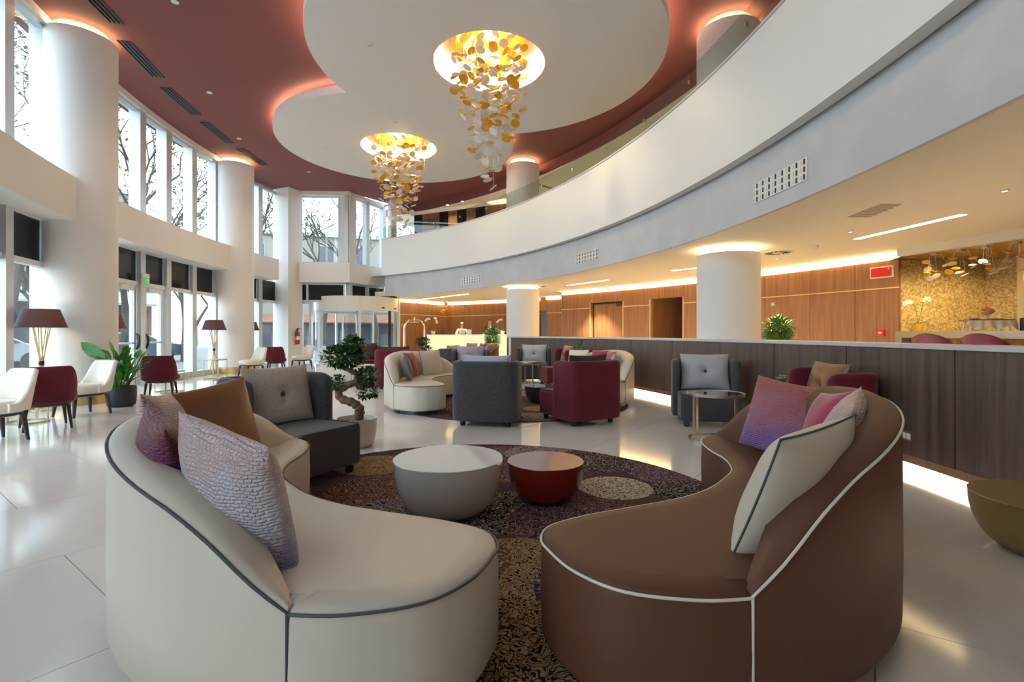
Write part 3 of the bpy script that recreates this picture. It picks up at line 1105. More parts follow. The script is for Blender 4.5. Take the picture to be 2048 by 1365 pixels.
RUG1 = (-.28, 3.37)
def rel(x, y):
    return x - RUG1[0], y - RUG1[1]
circ1 = [(*rel(.0, 4.55), .62, PUR, TAN, 'f'), (*rel(.28, 4.88), .36, MAU, BLK, 'd'), (*rel(.82, 4.62), .42, BLK, MAU, 'd'),
         (*rel(1.35, 4.2), .36, PUR, MAU, 'f'), (*rel(-1.25, 4.45), .34, TAN, BRN, 'd'), (*rel(-.75, 4.8), .40, BLK, TAN, 'd'),
         (*rel(-1.0, 3.75), .42, srgb(74, 34, 46), TAN, 'f'), (*rel(-.75, 3.2), .36, BLK, MAU, 'b'), (*rel(.0, 3.3), .40, BLK, CR, 'f'),
         (*rel(.45, 3.1), .48, PUR, TAN, 'f'), (*rel(1.32, 3.7), .27, BLK, MAU, 'd'), (*rel(.80, 3.80), .285, CR, BRN, 'd'),
         (*rel(.02, 2.52), .34, TAN, BLK, 'f'), (*rel(-.3, 2.6), .3, BRN, TAN, 'd'), (*rel(.0, 1.72), .5, TAN, BLK, 'b'), (*rel(.5, 2.3), .4, PUR, MAU, 'f')]
random.seed(5)
def rand_circles(seed):
    random.seed(seed)
    out = []
    for k in range(16):
        a, r = random.uniform(0, 2 * pi), 1.7 * sqrt(random.random())
        c = random.choice([(CR, BRN, 'd'), (TAN, BLK, 'f'), (MAU, BLK, 'd'), (BLK, MAU, 'd'), (PUR, TAN, 'f'), (PUR, MAU, 'f'), (srgb(150, 110, 120), PUR, 'd')])
        out.append((r * cos(a), r * sin(a), random.uniform(.25, .5), *c))
    return out
def rug(c, R, circles, lab):
    prof = [(R - .003, 0), (R, .001), (R, .003), (R - .003, .005), (R * .5, .005)]
    o = obj('round_rug', MB().lathe(prof, 96), rug_mat('medallion_rug', circles), loc=(c[0], c[1], 0))
    return tag(o, lab, 'rug', 'round medallion rugs')
rug(RUG1, 1.90, circ1, 'round dark purple medallion rug under the white and red bowl tables')
rug((.02, 8.52), 1.95, rand_circles(3), 'round medallion rug under the black bowl table')
rug((-3.0, 12.85), 1.9, rand_circles(8), 'round medallion rug farthest away, near the revolving door')

# ---- curved sofas; the plan is the brown one's, about the centre of its back's curve
BR = (.43, 2.85)
S_OUT, S_IN = 1.44, 1.20
TH0, TH1 = rad(-79), rad(38)
BACK_TAB = [(-59, .44), (-55, .51), (-48, .645), (-40, .735), (-20, .825), (3, .865), (25, .825), (40, .725), (48, .62), (54, .50), (58, .44)]
def back_z(th):
    return lerp_tab(BACK_TAB, math.degrees(th) + 20)
def sofa(label, centre, rot, mirror, leather, pipe, tall=1.0, name='curved_sofa'):
    root = thing(name, label, 'sofa', (centre[0], centre[1], 0), rot, 'curved sofas')
    sx = -1 if mirror else 1
    near = [(.704, 1.435), (.546, 1.424), (.339, 1.471), (.205, 1.595), (.135, 1.743), (.111, 1.85), (.153, 1.97), (.31, 2.079)]
    inner = [(.549, 2.187), (.789, 2.30), (.99, 2.45), (1.172, 2.666), (1.264, 2.816), (1.315, 3.03), (1.315, 3.24), (1.345, 3.46), (1.41, 3.62), (1.53, 3.74)]
    front = [Vector((x - BR[0], y - BR[1], 0)) for x, y in near + inner]
    front = spline(front, 5, False)
    def tk_of(f):
        e = min(f, 1 - f) * 117 / 16
        return .8 * (.22 + .78 * (1 - (1 - min(1, e)) ** 2))
    arc_pts = []
    for i in range(1, 40):
        a, r_ = TH1 + (TH0 - TH1) * i / 40, S_OUT - .13 * tk_of(i / 40)
        arc_pts.append(Vector((r_ * cos(a), r_ * sin(a), 0)))
    outline = front + arc_pts
    def offset(P, d, cut):
        n = len(P)
        out = []
        for i in range(n):
            t = (P[(i + 1) % n] - P[i - 1])
            t = Vector((t.x, t.y, 0)).normalized()
            nr = Vector((-t.y, t.x, 0))
            out.append(P[i] - nr * d if i < cut else P[i].copy())
        return out
    # walking order is clockwise (near lobe, inner edge, far end, back): inward is the right-hand side... sign tested below
    area = sum(a.x * b.y - b.x * a.y for a, b in zip(outline, outline[1:] + outline[:1]))
    sgn = -1 if area > 0 else 1
    cut = len(front)
    def ring(d, z):
        return [(sx * p.x, p.y, z) for p in offset(outline, d * sgn, cut)]
    seat = MB()
    rings = [ring(.05, .055), ring(.012, .065), ring(.0, .09), ring(-.004, .25), ring(0, .40), ring(.003, .418), ring(.012, .432), ring(.035, .442), ring(.09, .447)]
    seat.loft(rings, True, False)
    top = [Vector(p) for p in rings[-1]]
    seat.add(rings[-1], [tuple(t) for t in tessellate_polygon([top])])
    obj('seat', seat, leather, root, smooth=50)
    obj('plinth', MB().loft([ring(.07, .0), ring(.07, .06)]), M['black'], root)
    pz = [(sx * p.x, p.y, .423) for p in offset(outline, -.001, cut)[1:cut]]
    pz.insert(0, (sx * outline[0].x, outline[0].y, .423))
    obj('seat_piping', MB().tube(pz, .0048, 6), pipe, root)
    # backrest: section swept around the curve
    rings = []
    n = 56
    top_edge = []
    for i in range(n + 1):
        th = TH0 + (TH1 - TH0) * i / n
        zt = .44 + (back_z(th) - .44) * tall
        d_ = zt - .43
        k = min(1.0, max(.25, d_ / .3))
        e_ = min(i, n - i) / n * 117 / 16
        tk = .8 * (.22 + .78 * (1 - (1 - min(1, e_)) ** 2))
        sec = [(S_OUT - .04 * tk, .055), (S_OUT, .08), (S_OUT + .004, .3), (S_OUT, zt - .02), (S_OUT - .012 * tk, zt - .002), (S_OUT - .06 * tk, zt + .018 * k), (S_OUT - .13 * tk, zt + .016 * k),
               (S_OUT - .19 * tk, zt - .012), (S_OUT - .235 * tk, zt - .05 * k), (S_OUT - .255 * tk, zt - .13 * k), (S_OUT - .265 * tk, max(.36, zt - .30)), (S_OUT - .25 * tk, .34), (S_OUT - .2 * tk, .06)]
        rings.append([(sx * r * cos(th), r * sin(th), z) for r, z in sec])
        top_edge.append((sx * (S_OUT + .002) * cos(th), (S_OUT + .002) * sin(th), zt - .012))
    bk = MB().loft(rings)
    obj('backrest', bk, leather, root, smooth=60)
    e0 = (top_edge[0][0], top_edge[0][1], .07)
    obj('back_piping', MB().tube([e0] + top_edge, .0048, 6), pipe, root)
    for th in (-60, -10, 30):
        a = rad(th)
        for r in (1.05, 1.35):
            pass
    return root
def sofa_pt(centre, rot, mirror, r, th_deg, z):
    """a point given in the sofa's own polar plan"""
    a = rad(th_deg)
    x, y = r * cos(a) * (-1 if mirror else 1), r * sin(a)
    return (centre[0] + x * cos(rot) - y * sin(rot), centre[1] + x * sin(rot) + y * cos(rot), z)
def sofa_dir(rot, mirror, th_deg):
    """direction from the back towards the sofa's centre"""
    a = rad(th_deg)
    x, y = -cos(a) * (-1 if mirror else 1), -sin(a)
    return (x * cos(rot) - y * sin(rot), x * sin(rot) + y * cos(rot))
S1 = ((-.431, 2.78), .06, True)
S2 = (BR, 0.0, False)
S3 = ((-.66, 8.23), rad(-39), True)
S4 = ((.73, 8.88), rad(39), False)
S5 = ((-1.86, 15.6), rad(35), False)
S6 = ((-3.45, 12.8), 0.0, True)
sofa('cream leather curved sofa in the left foreground, grey piping and four cushions', *S1, M['leather_cream'], M['pipe_grey'], .86)
sofa('brown leather curved sofa in the right foreground with white piping', *S2, M['leather_brown'], M['pipe_white'], 1.08)
sofa('cream curved sofa on the second rug holding a slate, a red and a cream cushion', *S3, M['leather_cream'], M['pipe_grey'])
sofa('cream curved sofa behind the burgundy armchair seen from its back', *S4, M['leather_cream'], M['pipe_grey'])
sofa('brown curved sofa far back in front of the glowing reception desk', *S5, M['leather_brown'], M['pipe_white'])
sofa('cream curved sofa far left, partly hidden behind the near bonsai', *S6, M['leather_cream'], M['pipe_grey'])

# ---- cushions
def pillow_mesh(w_, h_, t_, dent=0.0, n=18, seed=0):
    mb = MB()
    random.seed(seed)
    ph = [random.uniform(0, 6.28) for _ in range(4)]
    def pt(u, v, s):
        x, z = u * w_ / 2, v * h_ / 2
        pin = .055
        x *= 1 - pin * (1 - v * v) * abs(u) ** 3 * 0 - pin * (1 - v * v)
        z *= 1 - pin * (1 - u * u)
        th = max(0, (1 - abs(u) ** 2.6)) ** .62 * max(0, (1 - abs(v) ** 2.6)) ** .62
        th *= 1 + .07 * sin(4 * u + ph[0]) * sin(3.5 * v + ph[1])
        y = s * t_ / 2 * th
        if dent and s < 0:
            d = hypot(u, v * h_ / w_)
            y += dent * math.exp(-(d / .16) ** 2) + dent * .35 * math.exp(-(min(abs(u), abs(v)) / .05) ** 2) * max(0, 1 - d * 1.8)
        return (x, y, z)
    for s in (-1, 1):
        idx = []
        vs, fs = [], []
        for i in range(n + 1):
            for j in range(n + 1):
                u = sin(pi / 2 * (2 * i / n - 1))
                v = sin(pi / 2 * (2 * j / n - 1))
                vs.append(pt(u, v, s))
        for i in range(n):
            for j in range(n):
                a = i * (n + 1) + j
                fs.append((a, a + 1, a + n + 2, a + n + 1))
        mb.add(vs, fs)
    edge = []
    for k in range(4 * n):
        q, r = divmod(k, n)
        t = sin(pi / 2 * (2 * r / n - 1))
        u, v = ((t, -1), (1, t), (-t, 1), (-1, -t))[q]
        x, y, z = pt(u, v, 1)
        edge.append((x, y, z))
    return mb, edge
CUSH = {}
def cushion(label, loc, face, tilt, cloth, w_=.46, h_=.46, t_=.16, roll=0.0, pipe=None, button=None, name='cushion', group='cushions on the lobby seats'):
    key = (round(w_, 3), round(h_, 3), round(t_, 3), button is not None)
    mb, edge = pillow_mesh(w_, h_, t_, .05 if button else 0, seed=len(CUSH))
    root = thing(name, label, 'cushion', loc, 0, group)
    root.rotation_mode = 'QUATERNION'
    R = Matrix.Rotation(yaw_of(*face), 3, 'Z') @ Matrix.Rotation(-rad(tilt), 3, 'X') @ Matrix.Rotation(rad(roll), 3, 'Y')
    root.rotation_quaternion = R.to_quaternion()
    o = obj('cover', mb, cloth, root, smooth=80)
    bm = bmesh.new()
    bm.from_mesh(o.data)
    bmesh.ops.remove_doubles(bm, verts=bm.verts, dist=.0006)
    bmesh.ops.recalc_face_normals(bm, faces=bm.faces)
    bm.to_mesh(o.data)
    bm.free()
    if pipe:
        obj('piping', MB().tube(edge, .004, 6, closed=True), pipe, root)
    if button:
        obj('button', MB().lathe([(.0, -.012), (.018, -.008), (.022, 0), (.018, .008), (.0, .01)], 14), button, root, loc=(0, -t_ / 2 + .045, 0), rot=(pi / 2, 0, 0))
    CUSH[label] = root
    return root

# left foreground sofa
cushion('large lilac grey scale-patterned cushion at the near end of the cream sofa', (-.93, 1.66, .64), (.55, .83), 16, M['scale_lilac'], .54, .54, .21, roll=-7)
cushion('dark purple scale-patterned cushion on the cream foreground sofa', (-1.31, 1.88, .675), (.76, .65), 12, M['scale_purple'], .46, .48, .18, roll=-8)
cushion('pale pink patterned cushion behind the purple one on the cream sofa', (-1.53, 2.18, .71), (.92, .4), 12, M['scale_pink'], .46, .46, .16, roll=6)
cushion('brown satin cushion leaning on the cream foreground sofa', (-1.59, 2.62, .69), (.90, -.42), 14, M['cloth_brown'], .50, .48, .16, roll=-7)
# right foreground sofa
cushion('large cream cushion with dark piping at the near end of the brown sofa', (1.02, 1.77, .645), (-.58, .81), 22, M['cloth_cream'], .55, .51, .22, roll=3, pipe=M['pipe_grey'])
cushion('lilac grey patterned cushion behind the piped cream one on the brown sofa', (1.43, 2.14, .70), (-.80, .6), 16, M['scale_lilac'], .50, .48, .18, roll=6)
cushion('magenta velvet cushion on the brown foreground sofa', (1.58, 2.48, .685), (-.95, .3), 16, M['velvet_mag'], .46, .46, .16, roll=-8)
cushion('rose and violet scale-patterned cushion on the brown foreground sofa', (1.61, 2.95, .69), (-.90, -.42), 16, M['scale_rose'], .45, .46, .15, roll=6)
# second group
def on_sofa(label, S, th, cloth, r=1.10, z=.66, tilt=15, w_=.44, roll=0, t_=.15, turn=0, pipe=None):
    dx, dy = sofa_dir(S[1], S[2], th)
    a = atan2(dy, dx) + rad(turn)
    return cushion(label, sofa_pt(*S, r, th, z), (cos(a), sin(a)), tilt, cloth, w_, w_, t_, roll, pipe=pipe)
on_sofa('slate grey cushion at the near end of the cream sofa on the second rug', S3, -58, M['cloth_slate'], r=1.09, z=.65, roll=4)
on_sofa('dark red velvet cushion in the middle of the cream sofa on the second rug', S3, -30, M['velvet_red'], r=1.08)
on_sofa('cream cushion at the far end of the cream sofa on the second rug', S3, 2, M['cloth_cream'], r=1.07, w_=.48, pipe=M['pipe_grey'])
on_sofa('white cushion on the cream sofa behind the burgundy armchair', S4, 18, M['tub_cream'], r=1.08, pipe=M['pipe_grey'])
on_sofa('bright red velvet cushion on the cream sofa behind the burgundy armchair', S4, -8, M['velvet_mag'], r=1.08)
on_sofa('dark rose patterned cushion on the cream sofa behind the burgundy armchair', S4, -30, M['scale_rose'], r=1.08)
on_sofa('lilac cushion at the near end of the cream sofa behind the burgundy armchair', S4, -56, M['cloth_lilac'], r=1.09, z=.65)
# far brown and far cream sofas
on_sofa('mauve cushion on the far brown sofa before the reception desk', S5, 28, M['cloth_mauve'], r=1.07)
on_sofa('red cushion on the far brown sofa before the reception desk', S5, 0, M['velvet_red'], r=1.07)
on_sofa('lilac grey cushion on the far brown sofa before the reception desk', S5, -40, M['cloth_lilac'], r=1.08)
on_sofa('mauve cushion showing over the back of the far cream sofa', S6, -35, M['cloth_mauve'], r=1.06, z=.72)
on_sofa('dusty pink cushion showing over the back of the far cream sofa', S6, -5, M['scale_pink'], r=1.06, z=.70)

# ---- square armchairs with a winged back
ARM = {}
def armchair(label, loc, face, cloth, cush=None, cush_label=None, button=None, group='square winged armchairs', key=None):
    yaw = yaw_of(*face)
    root = thing('armchair', label, 'armchair', (loc[0], loc[1], 0), yaw, group)
    if cloth.name in ARM:
        for o in ARM[cloth.name].children:
            copy_to(o, root)
    else:
        ARM[cloth.name] = root
        st = MB().box(-.375, .375, -.43, .34, .075, .42)
        obj('seat', st, cloth, root, bevel=.035, seg=3)
        obj('seat_piping', MB().tube([(x, y, .418) for x, y in ((-.368, .3), (-.368, -.40), (-.34, -.428), (.34, -.428), (.368, -.40), (.368, .3))], .006, 6), M['leg_wood'] if False else cloth, root)
        # U-shaped back: a rounded slab bent around the seat
        path = [(-.385, -.02), (-.385, .10), (-.385, .26), (-.37, .335), (-.335, .37), (-.26, .385), (0, .39), (.26, .385), (.335, .37), (.37, .335), (.385, .26), (.385, .10), (.385, -.02)]
        P = spline([(x, y, 0) for x, y in path], 3, False)
        rings = []
        nP = len(P)
        for i, p in enumerate(P):
            t = (P[min(i + 1, nP - 1)] - P[max(i - 1, 0)]).normalized()
            nr = Vector((t.y, -t.x, 0))
            e = min(i, nP - 1 - i)
            drop = {0: .07, 1: .025, 2: .008}.get(e, 0)
            hw = .05 if e > 0 else .035
            zt = .84 - drop
            zb = .075 + (.02 if e == 0 else 0)
            sec = [(-hw * .8, zb), (hw * .8, zb), (hw, zb + .03), (hw, zt - .05), (hw * .8, zt - .015), (hw * .35, zt), (-hw * .35, zt), (-hw * .8, zt - .015), (-hw, zt - .05), (-hw, zb + .03)]
            rings.append([p + nr * a + Vector((0, 0, z)) for a, z in sec])
        obj('backrest', MB().loft(rings), cloth, root, smooth=60)
        for x in (-.30, .30):
            for y in (-.36, .30):
                obj('foot', MB().lathe([(.028, 0), (.036, .02), (.034, .08)], 14), M['black'], root, loc=(x, y, 0))
    if cush:
        f = Vector(face).normalized()
        s = Vector((loc[0], loc[1])) - f * .155
        cushion(cush_label, (s.x, s.y, .672), (f.x, f.y), 13, cush, .64, .50, .19, button=button, group='back cushions of the armchairs')
    return root
bt = M['leg_wood']
armchair('charcoal armchair in the left foreground beside the cream sofa, facing right', (-1.86, 4.13), (.88, -.47), M['grey_cloth'], M['cloth_herring'], 'beige tweed buttoned cushion on the left foreground armchair', bt)
armchair('charcoal armchair by the partition behind the tall round side table', (2.62, 6.60), (-.22, -.97), M['grey_cloth'], M['cloth_light'], 'pale grey buttoned cushion on the armchair behind the tall side table', bt)
armchair('burgundy armchair behind the brown sofa back by the partition', (2.91, 4.80), (-.99, .10), M['burg'], M['cloth_brown'], 'brown satin cushion on the burgundy armchair behind the brown sofa', bt)
armchair('charcoal armchair in the centre turned with its back to us', (-.30, 6.64), (.16, .99), M['grey_cloth'], M['cloth_light'], 'pale grey cushion peeping over the back of the central charcoal armchair', bt)
armchair('burgundy velvet armchair right of centre turned with its back to us', (.92, 6.74), (-.50, .87), M['burg'], M['cloth_choc'], 'chocolate cushion peeping over the back of the central burgundy armchair', bt)
armchair('burgundy armchair in side view between the partition and the second rug', (1.12, 11.35), (-.98, -.2), M['burg'], M['cloth_brown'], 'brown cushion on the burgundy armchair seen from its side', bt)
armchair('charcoal armchair by the far partition behind a small side table', (.54, 12.3), (-.15, -.99), M['grey_cloth'], M['cloth_light'], 'pale grey buttoned cushion on the armchair by the far partition', bt)
armchair('charcoal armchair in side view left of the central armchairs, facing left', (-1.62, 11.95), (-.93, .35), M['grey_cloth'], M['cloth_light'], 'pale cushion in the charcoal armchair that faces left', bt)
armchair('charcoal armchair behind the central one, facing us', (-.92, 10.95), (.1, -.99), M['grey_cloth'], M['cloth_lilac'], 'lilac grey buttoned cushion just above the central charcoal armchair', bt)
armchair('burgundy armchair farthest left in front of the revolving door', (-4.25, 14.3), (.35, -.94), M['burg'], M['cloth_choc'], 'chocolate buttoned cushion on the armchair before the revolving door', bt)
armchair('burgundy armchair half hidden behind the cream sofa of the second rug', (-2.62, 10.95), (-.28, .96), M['burg'], M['cloth_choc'], 'chocolate cushion of the armchair hidden behind the cream sofa', bt)

# ---- bowl tables
def bowl_table(label, loc, r, h, m_, name='bowl_table', top=None):
    root = thing(name, label, 'table', (loc[0], loc[1], loc[2] if len(loc) > 2 else 0), 0, 'bowl shaped tables')
    prof = [(r * .36, 0), (r * .46, .004)]
    for k in range(1, 15):
        t = k / 14
        prof.append((r * (.46 + .54 * (sin(t * pi / 2) ** .85)), h * (1 - cos(t * pi / 2)) * .985))
    prof[-1] = (r, h * .97)
    obj('bowl', MB().lathe(prof, 64), m_, root, smooth=60)
    obj('top', MB().lathe([(r * .995, h * .965), (r * 1.004, h * .975), (r * 1.004, h - .003), (r * .995, h), (r * .5, h - .002)], 64), top or m_, root, smooth=40)
    return root
bowl_table('large pearl white bowl table on the near rug', (*at(897, 3.30), .005), .365, .36, M['bowl_white'])
bowl_table('small oxblood red bowl table beside the white one on the near rug', (*at(1091, 3.55), .005), .275, .275, M['bowl_red'])
bowl_table('glossy black bowl table on the second rug', (*at(1081, 8.45), .005), .275, .29, M['bowl_black'])
bowl_table('bronze bowl table cut by the right edge of the picture', (2.96, 2.66), .36, .30, M['bowl_gold'])
# mauve drum stool by the desk
t = thing('drum_stool', 'small mauve drum stool near the glowing reception desk', 'stool', (*at(883, 16.2), 0))
obj('drum', MB().lathe([(.22, .02), (.24, .06), (.24, .40), (.22, .44), (.1, .445)], 32), M['cloth_mauve'], t)
obj('base', MB().lathe([(.18, 0), (.18, .03)], 24), M['black'], t)

# ---- round side tables: two rings, four posts, glass top
def side_table(label, loc, r, h, metal, top):
    root = thing('side_table', label, 'side table', (loc[0], loc[1], 0), .35, 'round side tables')
    n = 40
    for z0, z1, nm in ((0, .025, 'base_ring'), (h - .03, h, 'top_ring')):
        rings = [[((r + a) * cos(2 * pi * i / n), (r + a) * sin(2 * pi * i / n), z) for a, z in ((-.012, z0), (.0, z0), (.0, z1), (-.012, z1))] for i in range(n)]
        rings.append(rings[0])
        obj(nm, MB().loft(rings, True, False), metal, root)
    for k in range(4):
        a = pi / 2 * k
        obj('post', MB().obox(((r - .008) * cos(a), (r - .008) * sin(a), h / 2), (.01, .03, h - .03), Matrix.Rotation(a, 3, 'Z')), metal, root, smooth=0)
    obj('table_top', MB().lathe([(r - .012, h - .016), (r - .012, h - .004)], 40), top, root)
    return root
side_table('tall gold side table with purple glass top before the charcoal armchair', at(1431, 5.5), .305, .535, M['champ'], M['glass_top'])
side_table('small metal side table before the armchair by the far partition', at(1058, 11.58), .24, .53, M['champ'], M['cap'])
side_table('pale metal side table beside the floor lamp at the far column', at(431, 12.75), .27, .53, M['champ'], M['cap'])
side_table('side table half hidden behind the burgundy tub chair in the left corner', (-6.50, 6.58), .22, .53, M['champ'], M['cap'])
side_table('side table behind the burgundy tub chair next to the leafy plant', (-6.95, 9.95), .26, .45, M['champ'], M['cap'])
side_table('side table between the two farthest tub chairs at the windows', (-7.55, 15.75), .25, .53, M['champ'], M['cap'])
side_table('side table hidden behind the brown foreground sofa, holding white flowers', (3.10, 5.62), .15, .50, M['champ'], M['cap'])

# ---- tub chairs at the windows
TUB = {}
def tub_chair(label, loc, face, cloth):
    root = thing('tub_chair', label, 'chair', (loc[0], loc[1], 0), yaw_of(*face), 'tub chairs along the windows')
    root.scale = (.86, .92, .98)
    if cloth.name in TUB:
        for o in TUB[cloth.name].children:
            copy_to(o, root)
        return root
    TUB[cloth.name] = root
    def se(a, rx, ry, p=2.6):
        c, s = cos(a), sin(a)
        return (rx * math.copysign(abs(c) ** (2 / p), c), ry * math.copysign(abs(s) ** (2 / p), s))
    n = 40
    rings = []
    for k, z in ((.94, .33), (1, .35), (1.02, .39), (1, .43), (.93, .455), (.7, .465)):
        rings.append([(*[q * k for q in se(2 * pi * i / n, .31, .31)], z) for i in range(n)])
    obj('seat', MB().loft(rings), cloth, root, smooth=60)
    rings = []
    m_ = 44
    for i in range(m_ + 1):
        a = rad(-86 + 172 * i / m_)
        d = abs(math.degrees(a))
        zt = .44 + .37 * (1 if d < 30 else max(0, .5 + .5 * cos(pi * min(1, (d - 30) / 50))) ** 1.2)
        x, y = se(a + pi / 2, .315, .33)
        nx, ny = Vector((x, y)).normalized()
        lean = .07 * (zt - .40) / .4 * (1 if d < 60 else .6)
        def q(off, z, f):
            return (x + nx * (off + lean * f), y + ny * (off + lean * f), z)
        rings.append([q(.012, .345, 0), q(.03, .36, 0), q(.03, (zt + .36) / 2, .5), q(.03, zt - .02, 1), q(.01, zt, 1), q(-.015, zt, 1), q(-.032, zt - .02, 1), q(-.04, (zt + .38) / 2, .4), q(-.04, .38, 0), q(-.02, .345, 0)])
    obj('backrest', MB().loft(rings), cloth, root, smooth=70)
    ap = []
    for k, z in ((.80, .29), (.9, .30), (.92, .335), (.6, .336)):
        ap.append([(*[q_ * k for q_ in se(2 * pi * i / n, .31, .31)], z) for i in range(n)])
    obj('apron', MB().loft(ap), M['leg_wood'], root)
    for x in (-.22, .22):
        for y in (-.22, .23):
            top = Vector((x, y, .30))
            bot = Vector((x * 1.16, y * 1.16, 0))
            obj('leg', MB().loft([[bot + Vector((a * .013, b * .013, 0)) for a, b in ((-1, -1), (1, -1), (1, 1), (-1, 1))],
                                  [top + Vector((a * .024, b * .024, 0)) for a, b in ((-1, -1), (1, -1), (1, 1), (-1, 1))]]), M['leg_wood'], root, smooth=0)
    return root
tub_chair('pearl white tub chair cut by the left edge of the picture', (-5.74, 5.36), (-.3, -.95), M['tub_cream'])
tub_chair('burgundy tub chair just behind the pearl one at the left edge', (-5.92, 6.22), (-.75, .66), M['burg'])
tub_chair('pearl white tub chair before the near column, left of the leafy plant', (-6.30, 7.18), (-.3, -.95), M['tub_cream'])
tub_chair('burgundy tub chair half hidden behind the leafy potted plant', (-6.55, 9.15), (-.45, .89), M['burg'])
tub_chair('pearl white tub chair before the far column', (-7.32, 13.75), (-.5, -.87), M['tub_cream'])
tub_chair('burgundy tub chair between far column and square pillar', (-7.22, 15.0), (-.3, .95), M['burg'])
tub_chair('pearl white tub chair below the fire extinguisher', (-7.02, 16.35), (-.55, -.83), M['tub_cream'])

# ---- floor lamps: linen shade on a sheaf of brass rods
def floor_lamp(label, loc, on=70):
    root = thing('floor_lamp', label, 'floor lamp', (loc[0], loc[1], 0), 0, 'floor lamps by the columns')
    obj('base', MB().lathe([(.17, 0), (.17, .012), (.165, .016)], 32), M['brass'], root)
    for k in range(7):
        a = 2 * pi * k / 7
        p0 = (.13 * cos(a + 2.2), .13 * sin(a + 2.2), .014)
        pm = (.018 * cos(a + 1.1), .018 * sin(a + 1.1), .72)
        p1 = (.12 * cos(a), .12 * sin(a), 1.40)
        obj('rod', MB().tube([p0, pm, p1], .008, 6), M['brass'], root)
    obj('clamp', MB().lathe([(.034, .70), (.036, .71), (.036, .76), (.034, .77)], 20), M['black'], root)
    n = 40
    sh = MB()
    rings = [[(r * cos(2 * pi * i / n), r * sin(2 * pi * i / n), z) for r, z in ((.31, 1.29), (.215, 1.575), (.211, 1.575), (.306, 1.29))] for i in range(n)]
    rings.append(rings[0])
    sh.loft(rings, True, False)
    obj('lamp_shade', sh, M['linen'], root)
    obj('bulb', MB().lathe([(.0, 1.36), (.03, 1.38), (.04, 1.42), (.03, 1.46), (.0, 1.48)], 16), M['lit_bulb'], root)
    lamp('floor_lamp_bulb', 'POINT', (loc[0], loc[1], 1.43), on, (1, .72, .42), .04)
    return root
M['linen'] = mat('brown_linen', srgb(80, 72, 76), .8, bump=.2, bscale=120)
nn = M['linen'].node_tree
tl = nn.nodes.new('ShaderNodeBsdfTranslucent')
tl.inputs['Color'].default_value = (*srgb(236, 160, 84), 1)
mxs = nn.nodes.new('ShaderNodeMixShader')
mxs.inputs[0].default_value = .22
nn.links.new(nn.nodes['Principled BSDF'].outputs[0], mxs.inputs[1])
nn.links.new(tl.outputs[0], mxs.inputs[2])
nn.links.new(mxs.outputs[0], nn.nodes['Material Output'].inputs['Surface'])
floor_lamp('floor lamp with brown linen shade in front of the near column', at(83, 7.62))
floor_lamp('floor lamp with brown linen shade in front of the far column', (-8.42, 13.85))
floor_lamp('floor lamp mostly hidden behind the near column, only its shade edge shows', (-7.90, 9.55))
floor_lamp('floor lamp mostly hidden behind the far column, only its shade edge shows', (-8.55, 15.92))
# ================================================================ plants
def leaf_shape(mb, base, d, up, L, W, curl=.25, n=5, fold=.15):
    """one leaf blade from base along d"""
    d = Vector(d).normalized()
    s = d.cross(Vector(up))
    if s.length < 1e-3:
        s = d.orthogonal()
    s.normalize()
    u = s.cross(d).normalized()
    vs, fs = [], []
    for i in range(n + 1):
        t = i / n
        wd = W * sin(pi * min(1, (t * .92 + .06))) ** .8 * (1 if 0 < i < n else .12)
        p = Vector(base) + d * (L * t) - u * (curl * L * t * t)
        vs += [p - s * wd / 2 + u * fold * wd * .5, p, p + s * wd / 2 + u * fold * wd * .5]
    for i in range(n):
        a = 3 * i
        fs += [(a, a + 1, a + 4, a + 3), (a + 1, a + 2, a + 5, a + 4)]
    mb.add(vs, fs)

# leafy peace lily in a charcoal pot
pl = thing('potted_plant', 'leafy green plant in a charcoal pot between the tub chairs', 'plant', (*at(243, 8.05), 0))
obj('pot', MB().lathe([(.15, 0), (.19, .03), (.205, .15), (.205, .30), (.20, .33), (.185, .33), (.18, .28)], 32), M['pot_dark'], pl, smooth=50)
obj('soil', MB().lathe([(.183, .27), (.1, .29)], 24), M['soil'], pl)
random.seed(11)
stems = MB()
for k in range(62):
    a = random.uniform(0, 2 * pi)
    tilt = random.uniform(.05, .62)
    h = random.uniform(.12, .60)
    b = Vector((.08 * cos(a), .08 * sin(a), .29))
    d = Vector((cos(a) * sin(tilt), sin(a) * sin(tilt), cos(tilt)))
    e = b + d * h
    stems.tube([b, b + d * h * .5 + Vector((0, 0, .04)), e], .006, 5)
    lm = MB()
    ld = Vector((d.x * 1.2, d.y * 1.2, d.z * .35 + random.uniform(-.1, .5)))
    leaf_shape(lm, e - d * .02, ld, (0, 0, 1), random.uniform(.17, .26), random.uniform(.07, .11), random.uniform(.15, .5), 6)
    obj('leaf', lm, M['leaf'], pl, smooth=80)
# the big leaf that sticks out to the upper left
b, e = Vector((-.05, 0, .29)), Vector((-.20, -.08, .78))
stems.tube([b, (-.1, -.03, .55), e], .008, 6)
lm = MB()
leaf_shape(lm, e, (-.80, -.15, .62), (0, -1, .4), .46, .19, .08, 8)
obj('leaf', lm, M['leaf'], pl, smooth=80)
obj('stems', stems, M['leaf_mid'], pl)

